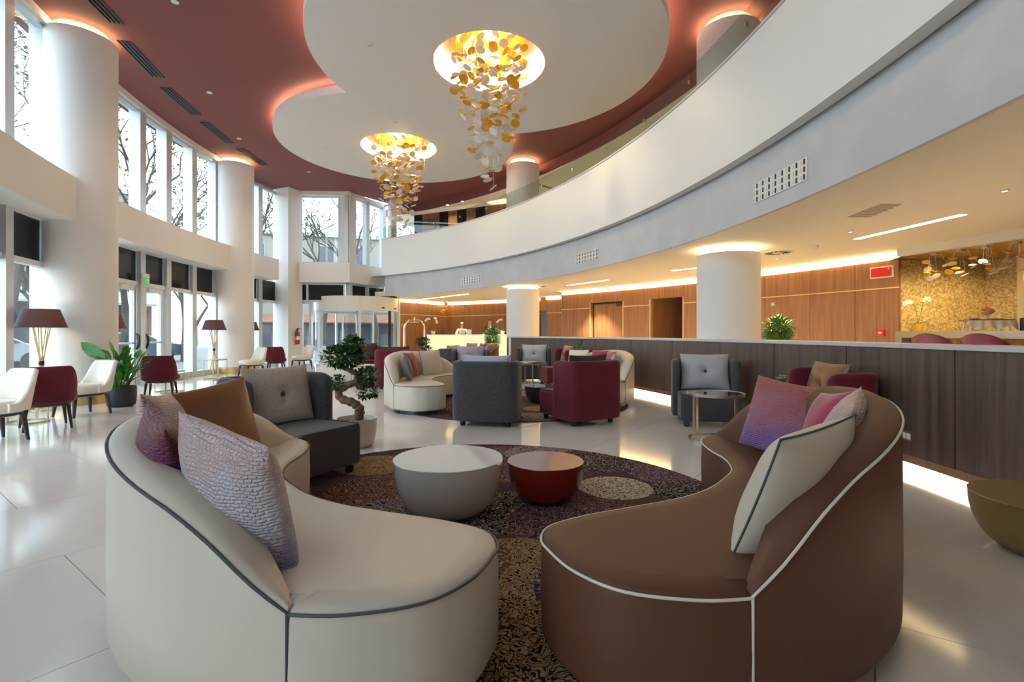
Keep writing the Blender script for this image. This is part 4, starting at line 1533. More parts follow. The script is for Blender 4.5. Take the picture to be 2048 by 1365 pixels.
# S-shaped bonsai figs
def bonsai(label, loc, pot_m, path, pads, seed, pot_r=.215, pot_h=.30, yaw=0):
    root = thing('bonsai_tree', label, 'plant', (loc[0], loc[1], 0), yaw, 'bonsai figs in pots')
    obj('pot', MB().lathe([(pot_r * .72, 0), (pot_r * .86, .03), (pot_r * .97, pot_h * .5), (pot_r, pot_h), (pot_r - .02, pot_h), (pot_r - .03, pot_h - .05)], 36), pot_m, root, smooth=50)
    obj('soil', MB().lathe([(pot_r - .028, pot_h - .05), (.05, pot_h - .03)], 24), M['soil'], root)
    P = spline([Vector(p) for p in path], 6, False)
    n = len(P)
    random.seed(seed)
    R = [.056 * (1 - .72 * i / n) + .008 * sin(i * 1.7) * (1 - i / n) for i in range(n)]
    R[0] = .075
    tr = MB().tube(P, R, 10)
    for q, s, c in pads:
        st = min(P, key=lambda p: (p - Vector(c)).length)
        tr.tube([st, (st + Vector(c)) / 2 + Vector((0, 0, -.02)), Vector(c)], [.018, .013, .008], 6)
    for k in range(5):
        a = 2 * pi * k / 5
        tr.tube([P[0] + Vector((0, 0, .03)), P[0] + Vector((.07 * cos(a), .07 * sin(a), .0)), P[0] + Vector((.12 * cos(a), .12 * sin(a), -.03))], [.03, .02, .008], 6)
    obj('trunk', tr, M['bark'], root, smooth=60)
    for q, s, c in pads:
        fm = MB()
        for k in range(q):
            while True:
                v = Vector((random.uniform(-1, 1), random.uniform(-1, 1), random.uniform(-1, 1)))
                if .25 < v.length < 1:
                    break
            p = Vector((c[0] + v.x * s[0], c[1] + v.y * s[1], c[2] + v.z * s[2]))
            d = (v + Vector((random.uniform(-.7, .7), random.uniform(-.7, .7), random.uniform(-.3, .7)))).normalized()
            leaf_shape(fm, p, d, (random.uniform(-.3, .3), random.uniform(-.3, .3), 1), random.uniform(.038, .058), random.uniform(.024, .032), .2, 2)
        o = obj('foliage', fm, M['leaf_dark'], root, smooth=80)
        o['kind'] = 'stuff'
    return root
bp_path = [(.0, 0, .26), (.03, 0, .33), (.035, -.01, .40), (-.03, -.01, .46), (-.15, 0, .50), (-.19, 0, .57), (-.10, .01, .64), (.0, .01, .69), (.01, 0, .76), (-.08, 0, .81), (-.16, 0, .85), (-.15, 0, .92), (-.08, 0, .97)]
bonsai('S-shaped bonsai fig in a white pot behind the left foreground armchair', (-1.66, 5.22), M['pot_white'], bp_path,
       [(1150, (.24, .18, .11), (-.13, 0, .95)), (420, (.11, .11, .09), (-.03, 0, 1.07)), (330, (.13, .11, .065), (.11, 0, .76)), (240, (.12, .10, .06), (.12, -.02, .58)), (140, (.08, .08, .06), (-.20, 0, .68))], 21)
bonsai('second bonsai fig farther back beside the luggage cart', (-2.42, 13.5), M['pot_white'], bp_path,
       [(700, (.22, .2, .10), (-.06, 0, .98)), (360, (.16, .14, .09), (.08, 0, .76)), (200, (.10, .10, .06), (.12, 0, .56))], 22, yaw=.6)

# dense bushes in tall planters
def bush(label, loc, c, s, q, m_, lw, ph, seed, stem=True):
    root = thing('bush_in_planter', label, 'plant', (loc[0], loc[1], 0))
    obj('planter', MB().lathe([(.15, 0), (.2, .05), (.21, ph - .02), (.2, ph), (.17, ph), (.165, ph - .06)], 28), M['pot_dark'], root, smooth=50)
    obj('stem', MB().tube([(0, 0, ph - .06), (.02, 0, c), (0, 0, c + s[2] * .6)], .018, 6), M['bark'], root)
    random.seed(seed)
    fm = MB()
    for k in range(q):
        v = Vector((random.gauss(0, 1), random.gauss(0, 1), random.gauss(0, 1))).normalized() * random.uniform(.45, 1)
        p = Vector((v.x * s[0], v.y * s[1], c + v.z * s[2]))
        d = v + Vector((0, 0, random.uniform(-.5, .5)))
        leaf_shape(fm, p, d, (0, 0, 1), random.uniform(*lw[0]), random.uniform(*lw[1]), .4, 2)
    obj('foliage', fm, m_, root, smooth=80)['kind'] = 'stuff'
    return root
bush('feathery green bush in front of the reception desk', at(985, 17.75), 1.02, (.27, .27, .36), 1800, M['leaf_dark'], ((.10, .18), (.022, .034)), .55, 31)
bush('round green bush behind the partition, right of the near column', at(1557, 8.9), 1.26, (.27, .27, .22), 1500, M['leaf_mid'], ((.07, .11), (.025, .038)), .85, 32)
bush('spiky green plant behind the white cushion of the cream sofa', at(1161, 10.55), .84, (.10, .10, .16), 110, M['leaf_mid'], ((.10, .16), (.02, .035)), .55, 33)

# orchids
def orchid(label, loc, z, arcs, pot_m, sc=1.0, pot_r=.07):
    root = thing('potted_orchid', label, 'orchid', (loc[0], loc[1], z), 0, 'white orchids in pots')
    root.scale = (sc, sc, sc)
    obj('pot', MB().lathe([(pot_r * .7, 0), (pot_r * .95, .06), (pot_r, .13), (pot_r * .9, .13), (pot_r * .85, .10)], 24), pot_m, root, smooth=50)
    for k, (a, L, up) in enumerate(((.2, .20, .5), (2.4, .18, .7), (3.6, .20, .4), (5.2, .16, .8))):
        lm = MB()
        leaf_shape(lm, (0, 0, .11), (cos(a), sin(a), up), (0, 0, 1), L, .05, .3, 5)
        obj('leaf', lm, M['leaf'], root, smooth=80)
    for P in arcs:
        S = spline(P, 5, False)
        obj('stalk', MB().tube(S, .004, 5), M['leaf_mid'], root)
        n = len(S)
        for q in range(5):
            p = S[n - 1 - q * 2]
            fm = MB()
            for k in range(5):
                a = 2 * pi * k / 5 + q
                leaf_shape(fm, p, (cos(a), -.35, sin(a)), (0, -1, 0), .045, .04, .2, 3)
            obj('flower', fm, M['petal'], root, smooth=80)
    return root
# small white flowers on the hidden side table
fl_ = thing('flower_vase', 'small bunch of white flowers behind the rose cushion of the brown sofa', 'flowers', (3.10, 5.62, .50))
obj('vase', MB().lathe([(.03, 0), (.045, .03), (.05, .08), (.035, .12), (.03, .12)], 20), M['pot_white'], fl_)
random.seed(4)
fm, st = MB(), MB()
for k in range(26):
    a, r = random.uniform(0, 6.28), .07 * sqrt(random.random())
    p = Vector((r * cos(a), r * sin(a), .19 + random.uniform(-.02, .03)))
    st.tube([(0, 0, .1), p], .003, 4)
    for j in range(4):
        b = j * pi / 2 + k
        leaf_shape(fm, p, (cos(b), sin(b), .5), (0, 0, 1), .022, .02, .2, 2)
obj('blossom', fm, M['petal'], fl_, smooth=80)
obj('stems', st, M['leaf_mid'], fl_)

# ================================================================ reception
desk = thing('reception_desk', 'long glowing onyx reception desk in front of the walnut wall', 'desk', (0, 0, 0))
da, db = Vector((-3.32, 19.3)), Vector((.6, 18.75))
for i in range(4):
    obj('onyx_panel', seg_box(MB(), da, db, 0, .03, .10, 1.12, i / 4 + .001, (i + 1) / 4 - .001), M['lit_desk'], desk, smooth=0)
obj('end_panel', seg_box(MB(), da, db, .0, .75, .10, 1.12, -.008, 0), M['lit_desk'], desk, smooth=0)
obj('worktop', seg_box(MB(), da, db, -.02, .78, 1.12, 1.155, -.01, 1), M['bowl_white'], desk, smooth=0)
obj('plinth', seg_box(MB(), da, db, .06, .7, 0, .10, .0, 1), M['black'], desk, smooth=0)
obj('back_panel', seg_box(MB(), da, db, .7, .74, .10, 1.12, .0, 1), M['wood_wall'], desk, smooth=0)
def desk_pt(px, back=.3):
    Y = 19.3
    for _ in range(6):
        x = (px - 1024) * Y / FPX
        t = (x - da.x) / (db.x - da.x)
        Y = da.y + (db.y - da.y) * t + back
    return (x, Y)
orchid('white orchid in a white pot at the left end of the reception desk', desk_pt(866), 1.155,
       [[(0, 0, .12), (-.05, 0, .38), (-.10, 0, .55), (-.20, 0, .60), (-.28, -.02, .52)], [(0, 0, .12), (.05, 0, .38), (.04, 0, .58), (.10, 0, .62), (.15, 0, .45)]], M['pot_white'], 1.05, .085)
orchid('white orchid in a white pot on the reception desk beside the far column', desk_pt(1005), 1.155,
       [[(0, 0, .12), (.05, 0, .36), (.0, 0, .52), (-.10, 0, .55), (-.20, -.02, .46)]], M['pot_white'], 1.05, .085)
mon = thing('brochure_stand', 'small clear brochure stand on the desk beside the woman', 'stand', (*desk_pt(938, .35), 1.155))
obj('base', MB().box(-.11, .11, -.08, .08, 0, .012), M['frame'], mon, smooth=0)
obj('holder', MB().box(-.10, .10, .0, .015, .012, .20), M['frame'], mon, smooth=0)
obj('leaflet', MB().box(-.085, .085, -.012, -.002, .03, .17), M['white'], mon, smooth=0)

def person(label, loc, yaw, height, clothes, arms, lean, hair_long):
    root = thing('person', label, 'person', (loc[0], loc[1], 0), yaw, 'receptionists')
    s = height / 1.75
    # skeleton: joints and radii, front is -Y
    J = {'pel': ((0, 0, .95), (.15, .11)), 'wai': ((0, -.01 - lean * .3, 1.12), (.125, .095)), 'che': ((0, -.02 - lean * .7, 1.32), (.155, .105)),
         'nec0': ((0, -.02 - lean, 1.47), (.065, .06)), 'nec1': ((0, -.03 - lean, 1.54), (.05, .05)), 'jaw': ((0, -.045 - lean, 1.585), (.062, .075)), 'hed': ((0, -.035 - lean, 1.665), (.075, .092)), 'top': ((0, -.025 - lean, 1.735), (.055, .07))}
    E_ = [('pel', 'wai'), ('wai', 'che'), ('che', 'nec0'), ('nec0', 'nec1'), ('nec1', 'jaw'), ('jaw', 'hed'), ('hed', 'top')]
    for sd, nm in ((-1, 'l'), (1, 'r')):
        sh = (sd * .175, -.02 - lean * .9, 1.42)
        el, wr = arms[nm]
        J['sh' + nm] = (sh, (.058, .058))
        J['el' + nm] = (el, (.042, .042))
        J['wr' + nm] = (wr, (.03, .028))
        hv = (Vector(wr) - Vector(el)).normalized()
        ha = Vector(wr) + hv * .08
        J['ha' + nm] = (tuple(ha), (.036, .02))
        E_ += [('che', 'sh' + nm), ('sh' + nm, 'el' + nm), ('el' + nm, 'wr' + nm), ('wr' + nm, 'ha' + nm)]
        for q in range(4):
            side = hv.cross(Vector((0, 0, 1))).normalized()
            f0 = ha + side * (.024 - .016 * q) + hv * .01
            f1 = f0 + hv * (.055 - .006 * abs(q - 1.4)) + Vector((0, 0, -.012))
            J['f0%s%d' % (nm, q)] = (tuple(f0), (.009, .009))
            J['f1%s%d' % (nm, q)] = (tuple(f1), (.008, .008))
            E_ += [('ha' + nm, 'f0%s%d' % (nm, q)), ('f0%s%d' % (nm, q), 'f1%s%d' % (nm, q))]
        th0 = Vector(wr) + hv * .03 - side * sd * .03
        J['t0' + nm] = (tuple(th0), (.011, .011))
        J['t1' + nm] = (tuple(th0 + hv * .045 - side * sd * .018), (.009, .009))
        E_ += [('wr' + nm, 't0' + nm), ('t0' + nm, 't1' + nm)]
        for nm2, p, r in (('hip', (sd * .09, 0, .90), .10), ('kne', (sd * .10, -.01, .50), .065), ('ank', (sd * .10, .02, .09), .042), ('toe', (sd * .11, -.13, .035), .035)):
            J[nm2 + nm] = (p, (r, r))
        E_ += [('pel', 'hip' + nm), ('hip' + nm, 'kne' + nm), ('kne' + nm, 'ank' + nm), ('ank' + nm, 'toe' + nm)]
    keys = list(J)
    me = bpy.data.meshes.new('body')
    me.from_pydata([tuple(c * s for c in J[k][0]) for k in keys], [(keys.index(a), keys.index(b)) for a, b in E_], [])
    tmp = bpy.data.objects.new('body_tmp', me)
    COL.objects.link(tmp)
    tmp.modifiers.new('skin', 'SKIN').use_smooth_shade = True
    for k, v in zip(keys, me.skin_vertices[0].data):
        v.radius = (J[k][1][0] * s, J[k][1][1] * s)
        v.use_root = k == 'pel'
    sb = tmp.modifiers.new('sub', 'SUBSURF')
    sb.levels = sb.render_levels = 1
    dg = bpy.context.evaluated_depsgraph_get()
    dg.update()
    bm_ = bpy.data.meshes.new_from_object(tmp.evaluated_get(dg))
    bpy.data.objects.remove(tmp)
    bm_.materials.clear()
    for m_ in (M['skin'], clothes):
        bm_.materials.append(m_)
    wz = [Vector(arms[k][1]) * s for k in 'lr']
    for p in bm_.polygons:
        c = p.center
        hand = any((c - w_).length < .17 * s and (c - Vector(arms[k][0]) * s).length > .21 * s for w_, k in zip(wz, 'lr'))
        p.material_index = 0 if (c.z > 1.47 * s or hand) else 1
        p.use_smooth = True
    o = bpy.data.objects.new('body', bm_)
    COL.objects.link(o)
    o.parent = root
    hy = -.035 - lean
    # hair cap, face pieces
    hr = MB()
    rings = []
    for k in range(8):
        t = k / 7
        z = 1.655 + .10 * sin(t * pi / 2) if not hair_long else 1.60 + .155 * sin(t * pi / 2)
        r = cos(t * pi / 2) * 1.0 + .02
        rings.append([((.084 * r) * cos(2 * pi * i / 18) * s, (hy + .022 + .098 * r * sin(2 * pi * i / 18)) * s, (z + (.035 if sin(2 * pi * i / 18) < -.3 and k < 3 else 0)) * s) for i in range(18)])
    hr.loft(rings)
    if hair_long:
        hr.lathe([(.0, -.04), (.035, -.02), (.042, .0), (.03, .03), (.0, .045)], 14, (0, (hy + .12) * s, 1.66 * s))
    obj('hair', hr, M['hair'], root, smooth=80)
    nose = MB().loft([[(x * s, (hy - .085 + y) * s, z * s) for x, y, z in ((-.012, 0, 1.64), (.012, 0, 1.64), (.0, -.02, 1.64))], [(x * s, (hy - .085 + y) * s, z * s) for x, y, z in ((-.004, .005, 1.685), (.004, .005, 1.685), (.0, .0, 1.685))]])
    obj('nose', nose, M['skin'], root)
    for x in (-.03, .03):
        obj('eye', MB().lathe([(.0, -.008), (.009, 0), (.0, .008)], 10, (x * s, (hy - .082) * s, 1.675 * s)), M['hair'], root)
        obj('ear', MB().lathe([(.0, -.028), (.012, -.01), (.012, .012), (.0, .026)], 8, (x * 2.6 * s, (hy + .01) * s, 1.66 * s)), M['skin'], root)
    obj('mouth', MB().obox((0, (hy - .083) * s, 1.612 * s), (.036 * s, .008, .009)), M['velvet_red'], root)
    return root
px_, py_ = desk_pt(923, .98)
person('woman in a white blouse leaning on the reception desk with dark hair tied back', (px_, py_), .25, 1.66, M['blouse'],
       {'l': ((-.27, -.22, 1.20), (-.22, -.46, 1.22)), 'r': ((.25, -.20, 1.20), (.16, -.44, 1.22))}, .10, True)
px_, py_ = desk_pt(980, 1.05)
person('man in a dark suit standing behind the bush at the reception desk', (px_, py_), -.15, 1.78, M['suit'],
       {'l': ((-.24, -.08, 1.16), (-.20, -.34, 1.14)), 'r': ((.24, -.08, 1.16), (.18, -.34, 1.14))}, .02, False)
# shirt front of the man is too small to part; his tie shows as a dark line only

# luggage cart
lc = thing('luggage_cart', 'polished brass luggage cart with arched top rail near the entrance', 'luggage cart', (*at(829, 17.6), 0), .12)
obj('platform', MB().box(-.40, .40, -.28, .28, .16, .22), M['burg'], lc, bevel=.02)
obj('rim', MB().tube([(-.42, -.30, .19), (.42, -.30, .19), (.42, .30, .19), (-.42, .30, .19)], .018, 8, closed=True), M['silver'], lc)
zt = 1.70
for y in (-.24, .24):
    pts = [(-.36, y, .2), (-.36, y, 1.35)] + [(-.36 + .24 * (1 - cos(t)), y * (1 - .25 * sin(t)), 1.35 + .33 * sin(t)) for t in [pi / 2 * k / 6 for k in range(1, 7)]]
    pts += [(-x, yy, z) for x, yy, z in pts[::-1]]
    obj('arch_rail', MB().tube(pts, .02, 8), M['silver'], lc)
obj('cross_rail', MB().tube([(0, -.20, zt - .02), (0, .20, zt - .02)], .018, 8), M['silver'], lc)
obj('hanger_rail', MB().tube([(-.16, 0, zt - .10), (.16, 0, zt - .10)], .014, 8).tube([(0, 0, zt - .02), (0, 0, zt - .10)], .012, 8), M['silver'], lc)
obj('finial', MB().lathe([(.0, zt + .09), (.03, zt + .06), (.022, zt + .03), (.03, zt), (.02, zt - .02)][::-1], 14), M['silver'], lc)
for x in (-.3, .3):
    for y in (-.2, .2):
        obj('wheel', MB().tube([(x - .02, y, .08), (x + .02, y, .08)], .08, 16), M['black'], lc)
        obj('caster', MB().box(x - .02, x + .02, y - .015, y + .015, .12, .17), M['steel'], lc, smooth=0)

# hanging mobile of pearl discs above the desk, and those above the bar
def small_mobile(label, loc, ztop, n, drop, rr, seed, dr=.075):
    root = thing('disc_mobile', label, 'pendant', (loc[0], loc[1], ztop), 0, 'small disc mobiles')
    random.seed(seed)
    wires = MB()
    dm = MB().lathe([(dr, -.004), (dr, .004)], 18)
    first = None
    obj('ceiling_cap', MB().lathe([(.06, 0), (.06, -.02), (.03, -.025)], 16), M['steel'], root)
    for k in range(n):
        a, r = random.uniform(0, 6.28), rr * sqrt(random.random())
        z = -drop * (.25 + .75 * (k + .5) / n)
        x, y = r * cos(a), r * sin(a)
        wires.tube([(x * .6, y * .6, -.01), (x, y, z)], .002, 4)
        rt = (random.uniform(-.7, .7), random.uniform(-.7, .7), 0)
        if k % 2 == 0:
            o = obj('disc', dm, M['disc_white'] if k % 4 else M['disc_gold'], root)
            first = o
            o.location, o.rotation_euler = (x, y, z), rt
        else:
            copy_to(first, root, (x, y, z), rt)
    obj('wires', wires, M['wire'], root)
small_mobile('small cluster of hanging gold discs in front of the reception wall', at(891, 20.6), ZL, 9, .52, .16, 51, .085)
for i, (px, Y, lab) in enumerate(((1870, 7.95, 'disc mobile hanging above the bar, first from the orchid'), (1922, 7.65, 'disc mobile hanging above the bar, second from the orchid'),
                                  (1972, 7.35, 'disc mobile hanging above the bar, third from the orchid'), (2033, 7.0, 'disc mobile hanging above the bar at the right edge'))):
    small_mobile(lab, at(px, Y), 2.50, 8, .42, .17, 60 + i, .055)

# ================================================================ revolving door
RVC, RVR = Vector((-6.15, 19.45)), 1.58
rv = thing('revolving_door', 'large curved glass revolving door with a white canopy drum', 'revolving door', (RVC.x, RVC.y, 0))
def rvang(px):
    dx = (px - 1024) / FPX
    a, b, c = dx * dx + 1, -2 * (dx * RVC.x + RVC.y), RVC.x ** 2 + RVC.y ** 2 - RVR ** 2
    Y = (-b - sqrt(max(0, b * b - 4 * a * c))) / (2 * a)
    return atan2(Y - RVC.y, dx * Y - RVC.x)
O = (0, 0)
s_ = rvang(720)
obj('canopy', MB().arc(O, [(RVR - .15, 2.06), (RVR, 2.06), (RVR, 2.58), (RVR - .15, 2.58)], s_ - pi, s_ + pi, 72, cap=False), M['white'], rv)
obj('canopy_roof', MB().lathe([(RVR - .1, 2.50), (RVR - .1, 2.56)], 48), M['white'], rv)
obj('ceiling_plate', MB().lathe([(RVR - .14, 2.07), (RVR - .14, 2.09)], 48), M['white'], rv)
obj('seam', MB().wall(O, RVR - .02, RVR + .006, 2.06, 2.58, s_ - .004, s_ + .004, 1), M['steel'], rv)
angs_ = [s_ - pi * .98 + i * 2 * pi / 12 for i in range(12)]
aL, aM, aR = rvang(641), s_, rvang(781)
for a0, a1 in ((aL - .95, aL), (aR, aR + .95)):
    obj('curved_pane', MB().wall(O, RVR - .04, RVR - .025, .06, 2.06, a0, a1, 12), M['glass'], rv)
    obj('floor_track', MB().wall(O, RVR - .06, RVR, 0, .06, a0, a1, 12), M['steel'], rv)
for a in (aL - .95, aL, aM, aR, aR + .95, s_ + pi - .5, s_ + pi + .5):
    obj('post', MB().wall(O, RVR - .08, RVR + .01, 0, 2.06, a - .022, a + .022, 1), M['frame_w'] if a != aR else M['black'], rv)
for a in (s_ + .35, s_ + .35 + pi / 2, s_ + .35 + pi, s_ + .35 + 3 * pi / 2):
    d = Vector((cos(a), sin(a), 0))
    wg = MB()
    wg.bar(d * .06 + Vector((0, 0, .10)), d * 1.45 + Vector((0, 0, .10)), .05, .10)
    wg.bar(d * .06 + Vector((0, 0, 2.0)), d * 1.45 + Vector((0, 0, 2.0)), .05, .09)
    wg.bar(d * 1.43 + Vector((0, 0, .05)), d * 1.43 + Vector((0, 0, 2.04)), .05, .06)
    w_ = obj('wing_frame', wg, M['frame_w'], rv, smooth=0)
    obj('wing_pane', MB().bar(d * .08 + Vector((0, 0, 1.05)), d * 1.40 + Vector((0, 0, 1.05)), .012, 1.80), M['glass'], rv, smooth=0)
obj('centre_post', MB().lathe([(.05, .0), (.05, 2.07)], 16), M['steel'], rv)
for a in (rvang(766), rvang(790)):
    obj('sensor', MB().obox((RVR * cos(a) * 1.01, RVR * sin(a) * 1.01, 2.16), (.06, .10, .05), Matrix.Rotation(a, 3, 'Z')), M['black'], rv, smooth=0)

# fire extinguisher on the pillar
ex_n = Vector((.923, -.385, 0))
ep = Vector((-7.845, 17.75, 0)) + ex_n * .10
fx = thing('fire_extinguisher', 'red fire extinguisher hanging on the square white pillar', 'extinguisher', (ep.x, ep.y, .80), yaw_of(ex_n.x, ex_n.y))
obj('cylinder', MB().lathe([(.07, 0), (.08, .03), (.08, .38), (.065, .44), (.03, .47), (.025, .50)], 24), M['red'], fx)
obj('valve', MB().lathe([(.03, .50), (.035, .53), (.02, .56)], 14).box(-.02, .02, -.11, .02, .55, .575), M['black'], fx)
obj('hose', MB().tube([(-.03, -.02, .53), (-.10, -.04, .50), (-.115, -.03, .34), (-.10, -.03, .18)], .012, 8), M['black'], fx)
obj('label_band', MB().lathe([(.0805, .16), (.0815, .17), (.0815, .28), (.0805, .29)], 24), M['white'], fx)
obj('bracket', MB().box(-.05, .05, .06, .10, .30, .36), M['steel'], fx, smooth=0)

# ================================================================ chandeliers
def chandelier(label, c, ztop, seed, turn):
    root = thing('disc_chandelier', label, 'chandelier', (c[0], c[1], 0), turn, 'disc chandeliers')
    random.seed(seed)
    dmesh = [obj('petal', MB().lathe([(.078, -.004), (.081, 0), (.078, .004)], 20), M[k], root) for k in ('disc_gold', 'disc_white')]
    used = [False, False]
    wires = MB()
    count = 0
    rings = [(0.06, 3), (.20, 6), (.36, 10), (.50, 14), (.62, 18)]
    for r, n in rings:
        for k in range(n):
            a = 2 * pi * (k + random.uniform(-.25, .25)) / n
            rr = r + random.uniform(-.04, .04)
            x, y = rr * cos(a), rr * sin(a)
            # a skewed cone: one side hangs lower
            bot = 3.62 + 1.55 * (rr / .62) ** 1.2 - .25 * (x / .62) * (rr / .62) + random.uniform(-.12, .12)
            z = ztop - random.uniform(.12, .32)
            zz = z
            while zz > bot:
                i = 0 if random.random() < .46 - (.25 if zz < 4.5 else 0) else 1
                o = dmesh[i]
                rt = (random.uniform(-.75, .75), random.uniform(-.75, .75), random.uniform(0, 3))
                if not used[i]:
                    used[i] = True
                    o.location, o.rotation_euler = (x, y, zz), rt
                elif count < 298:
                    copy_to(o, root, (x, y, zz), rt)
                count += 1
                last = zz
                zz -= random.uniform(.17, .44)
            wires.tube([(x, y, ztop), (x, y, last)], .0018, 4)
    obj('wires', wires, M['wire'], root)
    for k in range(6):
        a = 2 * pi * k / 6 + .3
        p = (c[0] + .52 * cos(a), c[1] + .52 * sin(a), ztop - .03)
        obj('spotlight', MB().lathe([(.045, .03), (.05, 0), (.035, -.01)], 16, (.52 * cos(a - turn), .52 * sin(a - turn), ztop - .03)), M['lit_bulb'], root)
    return root, count
r1 = chandelier('near chandelier of hanging gold and white discs', D1, ZC - .10, 71, .4)
r2 = chandelier('far chandelier of hanging gold and white discs', D2, ZC - .10, 72, 1.7)
print('chandelier discs', r1[1], r2[1])
for c in (D1, D2):
    lamp('chandelier_light', 'POINT', (c[0], c[1], ZC - .30), 300, (1, .80, .48), .12)

# ================================================================ bar
bar = thing('bar_counter', 'gold edged bar counter under the hanging disc mobiles', 'bar', (0, 0, 0))
ba, bb = Vector((6.45, 8.25)), Vector((7.20, 5.69))
obj('worktop', seg_box(MB(), ba, bb, 0, .56, 1.125, 1.235), M['champ'], bar, smooth=0)
obj('end_panel', seg_box(MB(), ba, bb, 0, .56, 0, 1.125, 0, .04), M['champ'], bar, smooth=0)
for k in range(3):
    obj('front_panel', seg_box(MB(), ba, bb, .20, .24, 0, 1.125, .042 + .318 * k, .358 + .318 * k), M['wood_wall'], bar, smooth=0)
M['mosaic'] = None
def mosaic_mat():
    m = mat('gold_mosaic', srgb(196, 164, 98), .35, metal=.1)
    n, l = m.node_tree.nodes, m.node_tree.links
    b = n['Principled BSDF']
    t = n.new('ShaderNodeTexCoord')
    v = n.new('ShaderNodeTexVoronoi')
    v.inputs['Scale'].default_value = 38
    v.inputs['Randomness'].default_value = .55
    l.new(t.outputs['Object'], v.inputs['Vector'])
    r = n.new('ShaderNodeValToRGB')
    e = r.color_ramp.elements
    e[0].color, e[1].color = (*srgb(140, 108, 60), 1), (*srgb(226, 200, 140), 1)
    l.new(v.outputs['Color'], r.inputs['Fac'])
    l.new(r.outputs['Color'], b.inputs['Base Color'])
    v2 = n.new('ShaderNodeTexVoronoi')
    v2.feature = 'DISTANCE_TO_EDGE'
    v2.inputs['Scale'].default_value = 38
    v2.inputs['Randomness'].default_value = .55
    l.new(t.outputs['Object'], v2.inputs['Vector'])
    bp = n.new('ShaderNodeBump')
    bp.inputs['Strength'].default_value = .4
    bp.inputs['Distance'].default_value = .01
    l.new(v2.outputs['Distance'], bp.inputs['Height'])
    l.new(bp.outputs[0], b.inputs['Normal'])
    return m
M['mosaic'] = mosaic_mat()
struct('wall_bar', MB().box(6.82, 8.42, 8.72, 8.86, 0, 2.52), M['mosaic'], smooth=0)
mw = frame('wall_bar_side')
m0, m1 = Vector((8.42, 8.74)), Vector((8.62, 8.36))
obj('mosaic_panel', seg_box(MB(), m0, m1, 0, .12, 0, 2.52), M['mosaic'], mw, smooth=0)
n0, n1 = m1, Vector((9.3, 7.1))
obj('niche_frame', seg_box(seg_box(MB(), n0, n1, -.02, .12, 0, 2.25, 0, .06), n0, n1, -.02, .12, 2.25, 2.52, 0, 1), M['gold'], mw, smooth=0)
obj('niche_back', seg_box(MB(), n0, n1, .55, .6, 0, 2.3, -.2, 1.2), M['niche'] if 'niche' in M else M['pot_yellow'], mw, smooth=0)
obj('niche_light', seg_box(MB(), n0, n1, .45, .54, 2.18, 2.21, 0, 1), M['lit_warm'], mw, smooth=0)
obj('niche_shelf', seg_box(MB(), n0, n1, .12, .55, 1.10, 1.16, -.1, 1), M['champ'], mw, smooth=0)
struct('ceiling_bar', MB().prism([(6.56, 8.24), (7.30, 5.70), (9.6, 5.7), (9.6, 8.9), (6.75, 8.8)], 2.50, 2.53), M['gold'], smooth=0)
struct('trim_5', MB().prism([(6.46, 8.22), (7.20, 5.68), (7.30, 5.70), (6.56, 8.25)], 2.49, ZL), M['plaster'], smooth=0)
orchid('orchid with two arching stems in a yellow pot on the bar', (6.76, 8.16), 1.235,
       [[(0, 0, .12), (-.03, 0, .36), (-.10, 0, .47), (-.17, 0, .50), (-.25, -.02, .46)], [(0, 0, .12), (.06, 0, .36), (.09, 0, .50), (.13, 0, .55), (.17, -.02, .54)]], M['pot_yellow'], .98, .085)
# buffet tray with draped cloth, fruit bowl and urn
bx, by = 7.03, 7.27
bt_ = thing('buffet_stand', 'low buffet stand with a draped white cloth on the bar', 'stand', (bx, by, 1.235), rad(-20))
obj('tray', MB().box(-.26, .26, -.16, .16, .155, .17), M['wood_base'], bt_, smooth=0)
for x in (-.2, .2):
    for y in (-.11, .11):
        obj('leg', MB().tube([(x * 1.15, y, 0), (x, y, .155)], .008, 6), M['steel'], bt_)
cl = MB()
n = 40
vs = []
for i in range(n + 1):
    t = i / n
    x = -.28 + .56 * t
    dz = .155 - .06 - .075 * abs(sin(t * pi * 2.5)) ** 1.5
    vs += [(x, -.165, .155), (x * 1.05, -.175 - .01 * sin(t * 30), .5 * (dz + .155)), (x * 1.07, -.18 - .015 * sin(t * 30), max(.01, dz))]
cl.add(vs, [(3 * i + j, 3 * i + j + 1, 3 * i + j + 4, 3 * i + j + 3) for i in range(n) for j in range(2)])
cl.add([(-.28, -.165, .152), (.28, -.165, .152), (.28, .165, .152), (-.28, .165, .152)], [(0, 1, 2, 3)])
obj('cloth', cl, M['blouse'], bt_, smooth=80)
fb = thing('fruit_bowl', 'footed glass bowl on the buffet stand', 'bowl', (bx + .02, by, 1.405))
obj('bowl', MB().lathe([(.05, 0), (.05, .006), (.008, .012), (.008, .06), (.05, .08), (.09, .115), (.095, .125), (.085, .12)], 24), M['frame'], fb, smooth=50)
random.seed(9)
for k in range(7):
    a = 2 * pi * k / 6
    r = .052 if k < 6 else 0
    o = tag(obj('orange', MB().lathe([(.0, -.03), (.02, -.023), (.03, 0), (.02, .023), (.0, .03)], 14), mat('orange_peel', srgb(232, 120 + 8 * (k % 3), 40), .5), loc=(bx + .02 + r * cos(a), by + r * sin(a), 1.405 + (.135 if k < 6 else .165))),
            'orange fruit heaped in the footed bowl on the bar', 'fruit', 'oranges in the footed bowl')
for x, lab in ((-.17, 'white plate at the left end of the buffet stand'), (.17, 'white plate at the right end of the buffet stand')):
    tag(obj('plate', MB().lathe([(.03, 0), (.06, .006), (.075, .014), (.06, .010)], 20), M['white'], loc=(bx + x, by, 1.405)), lab, 'plate', 'plates on the buffet stand')
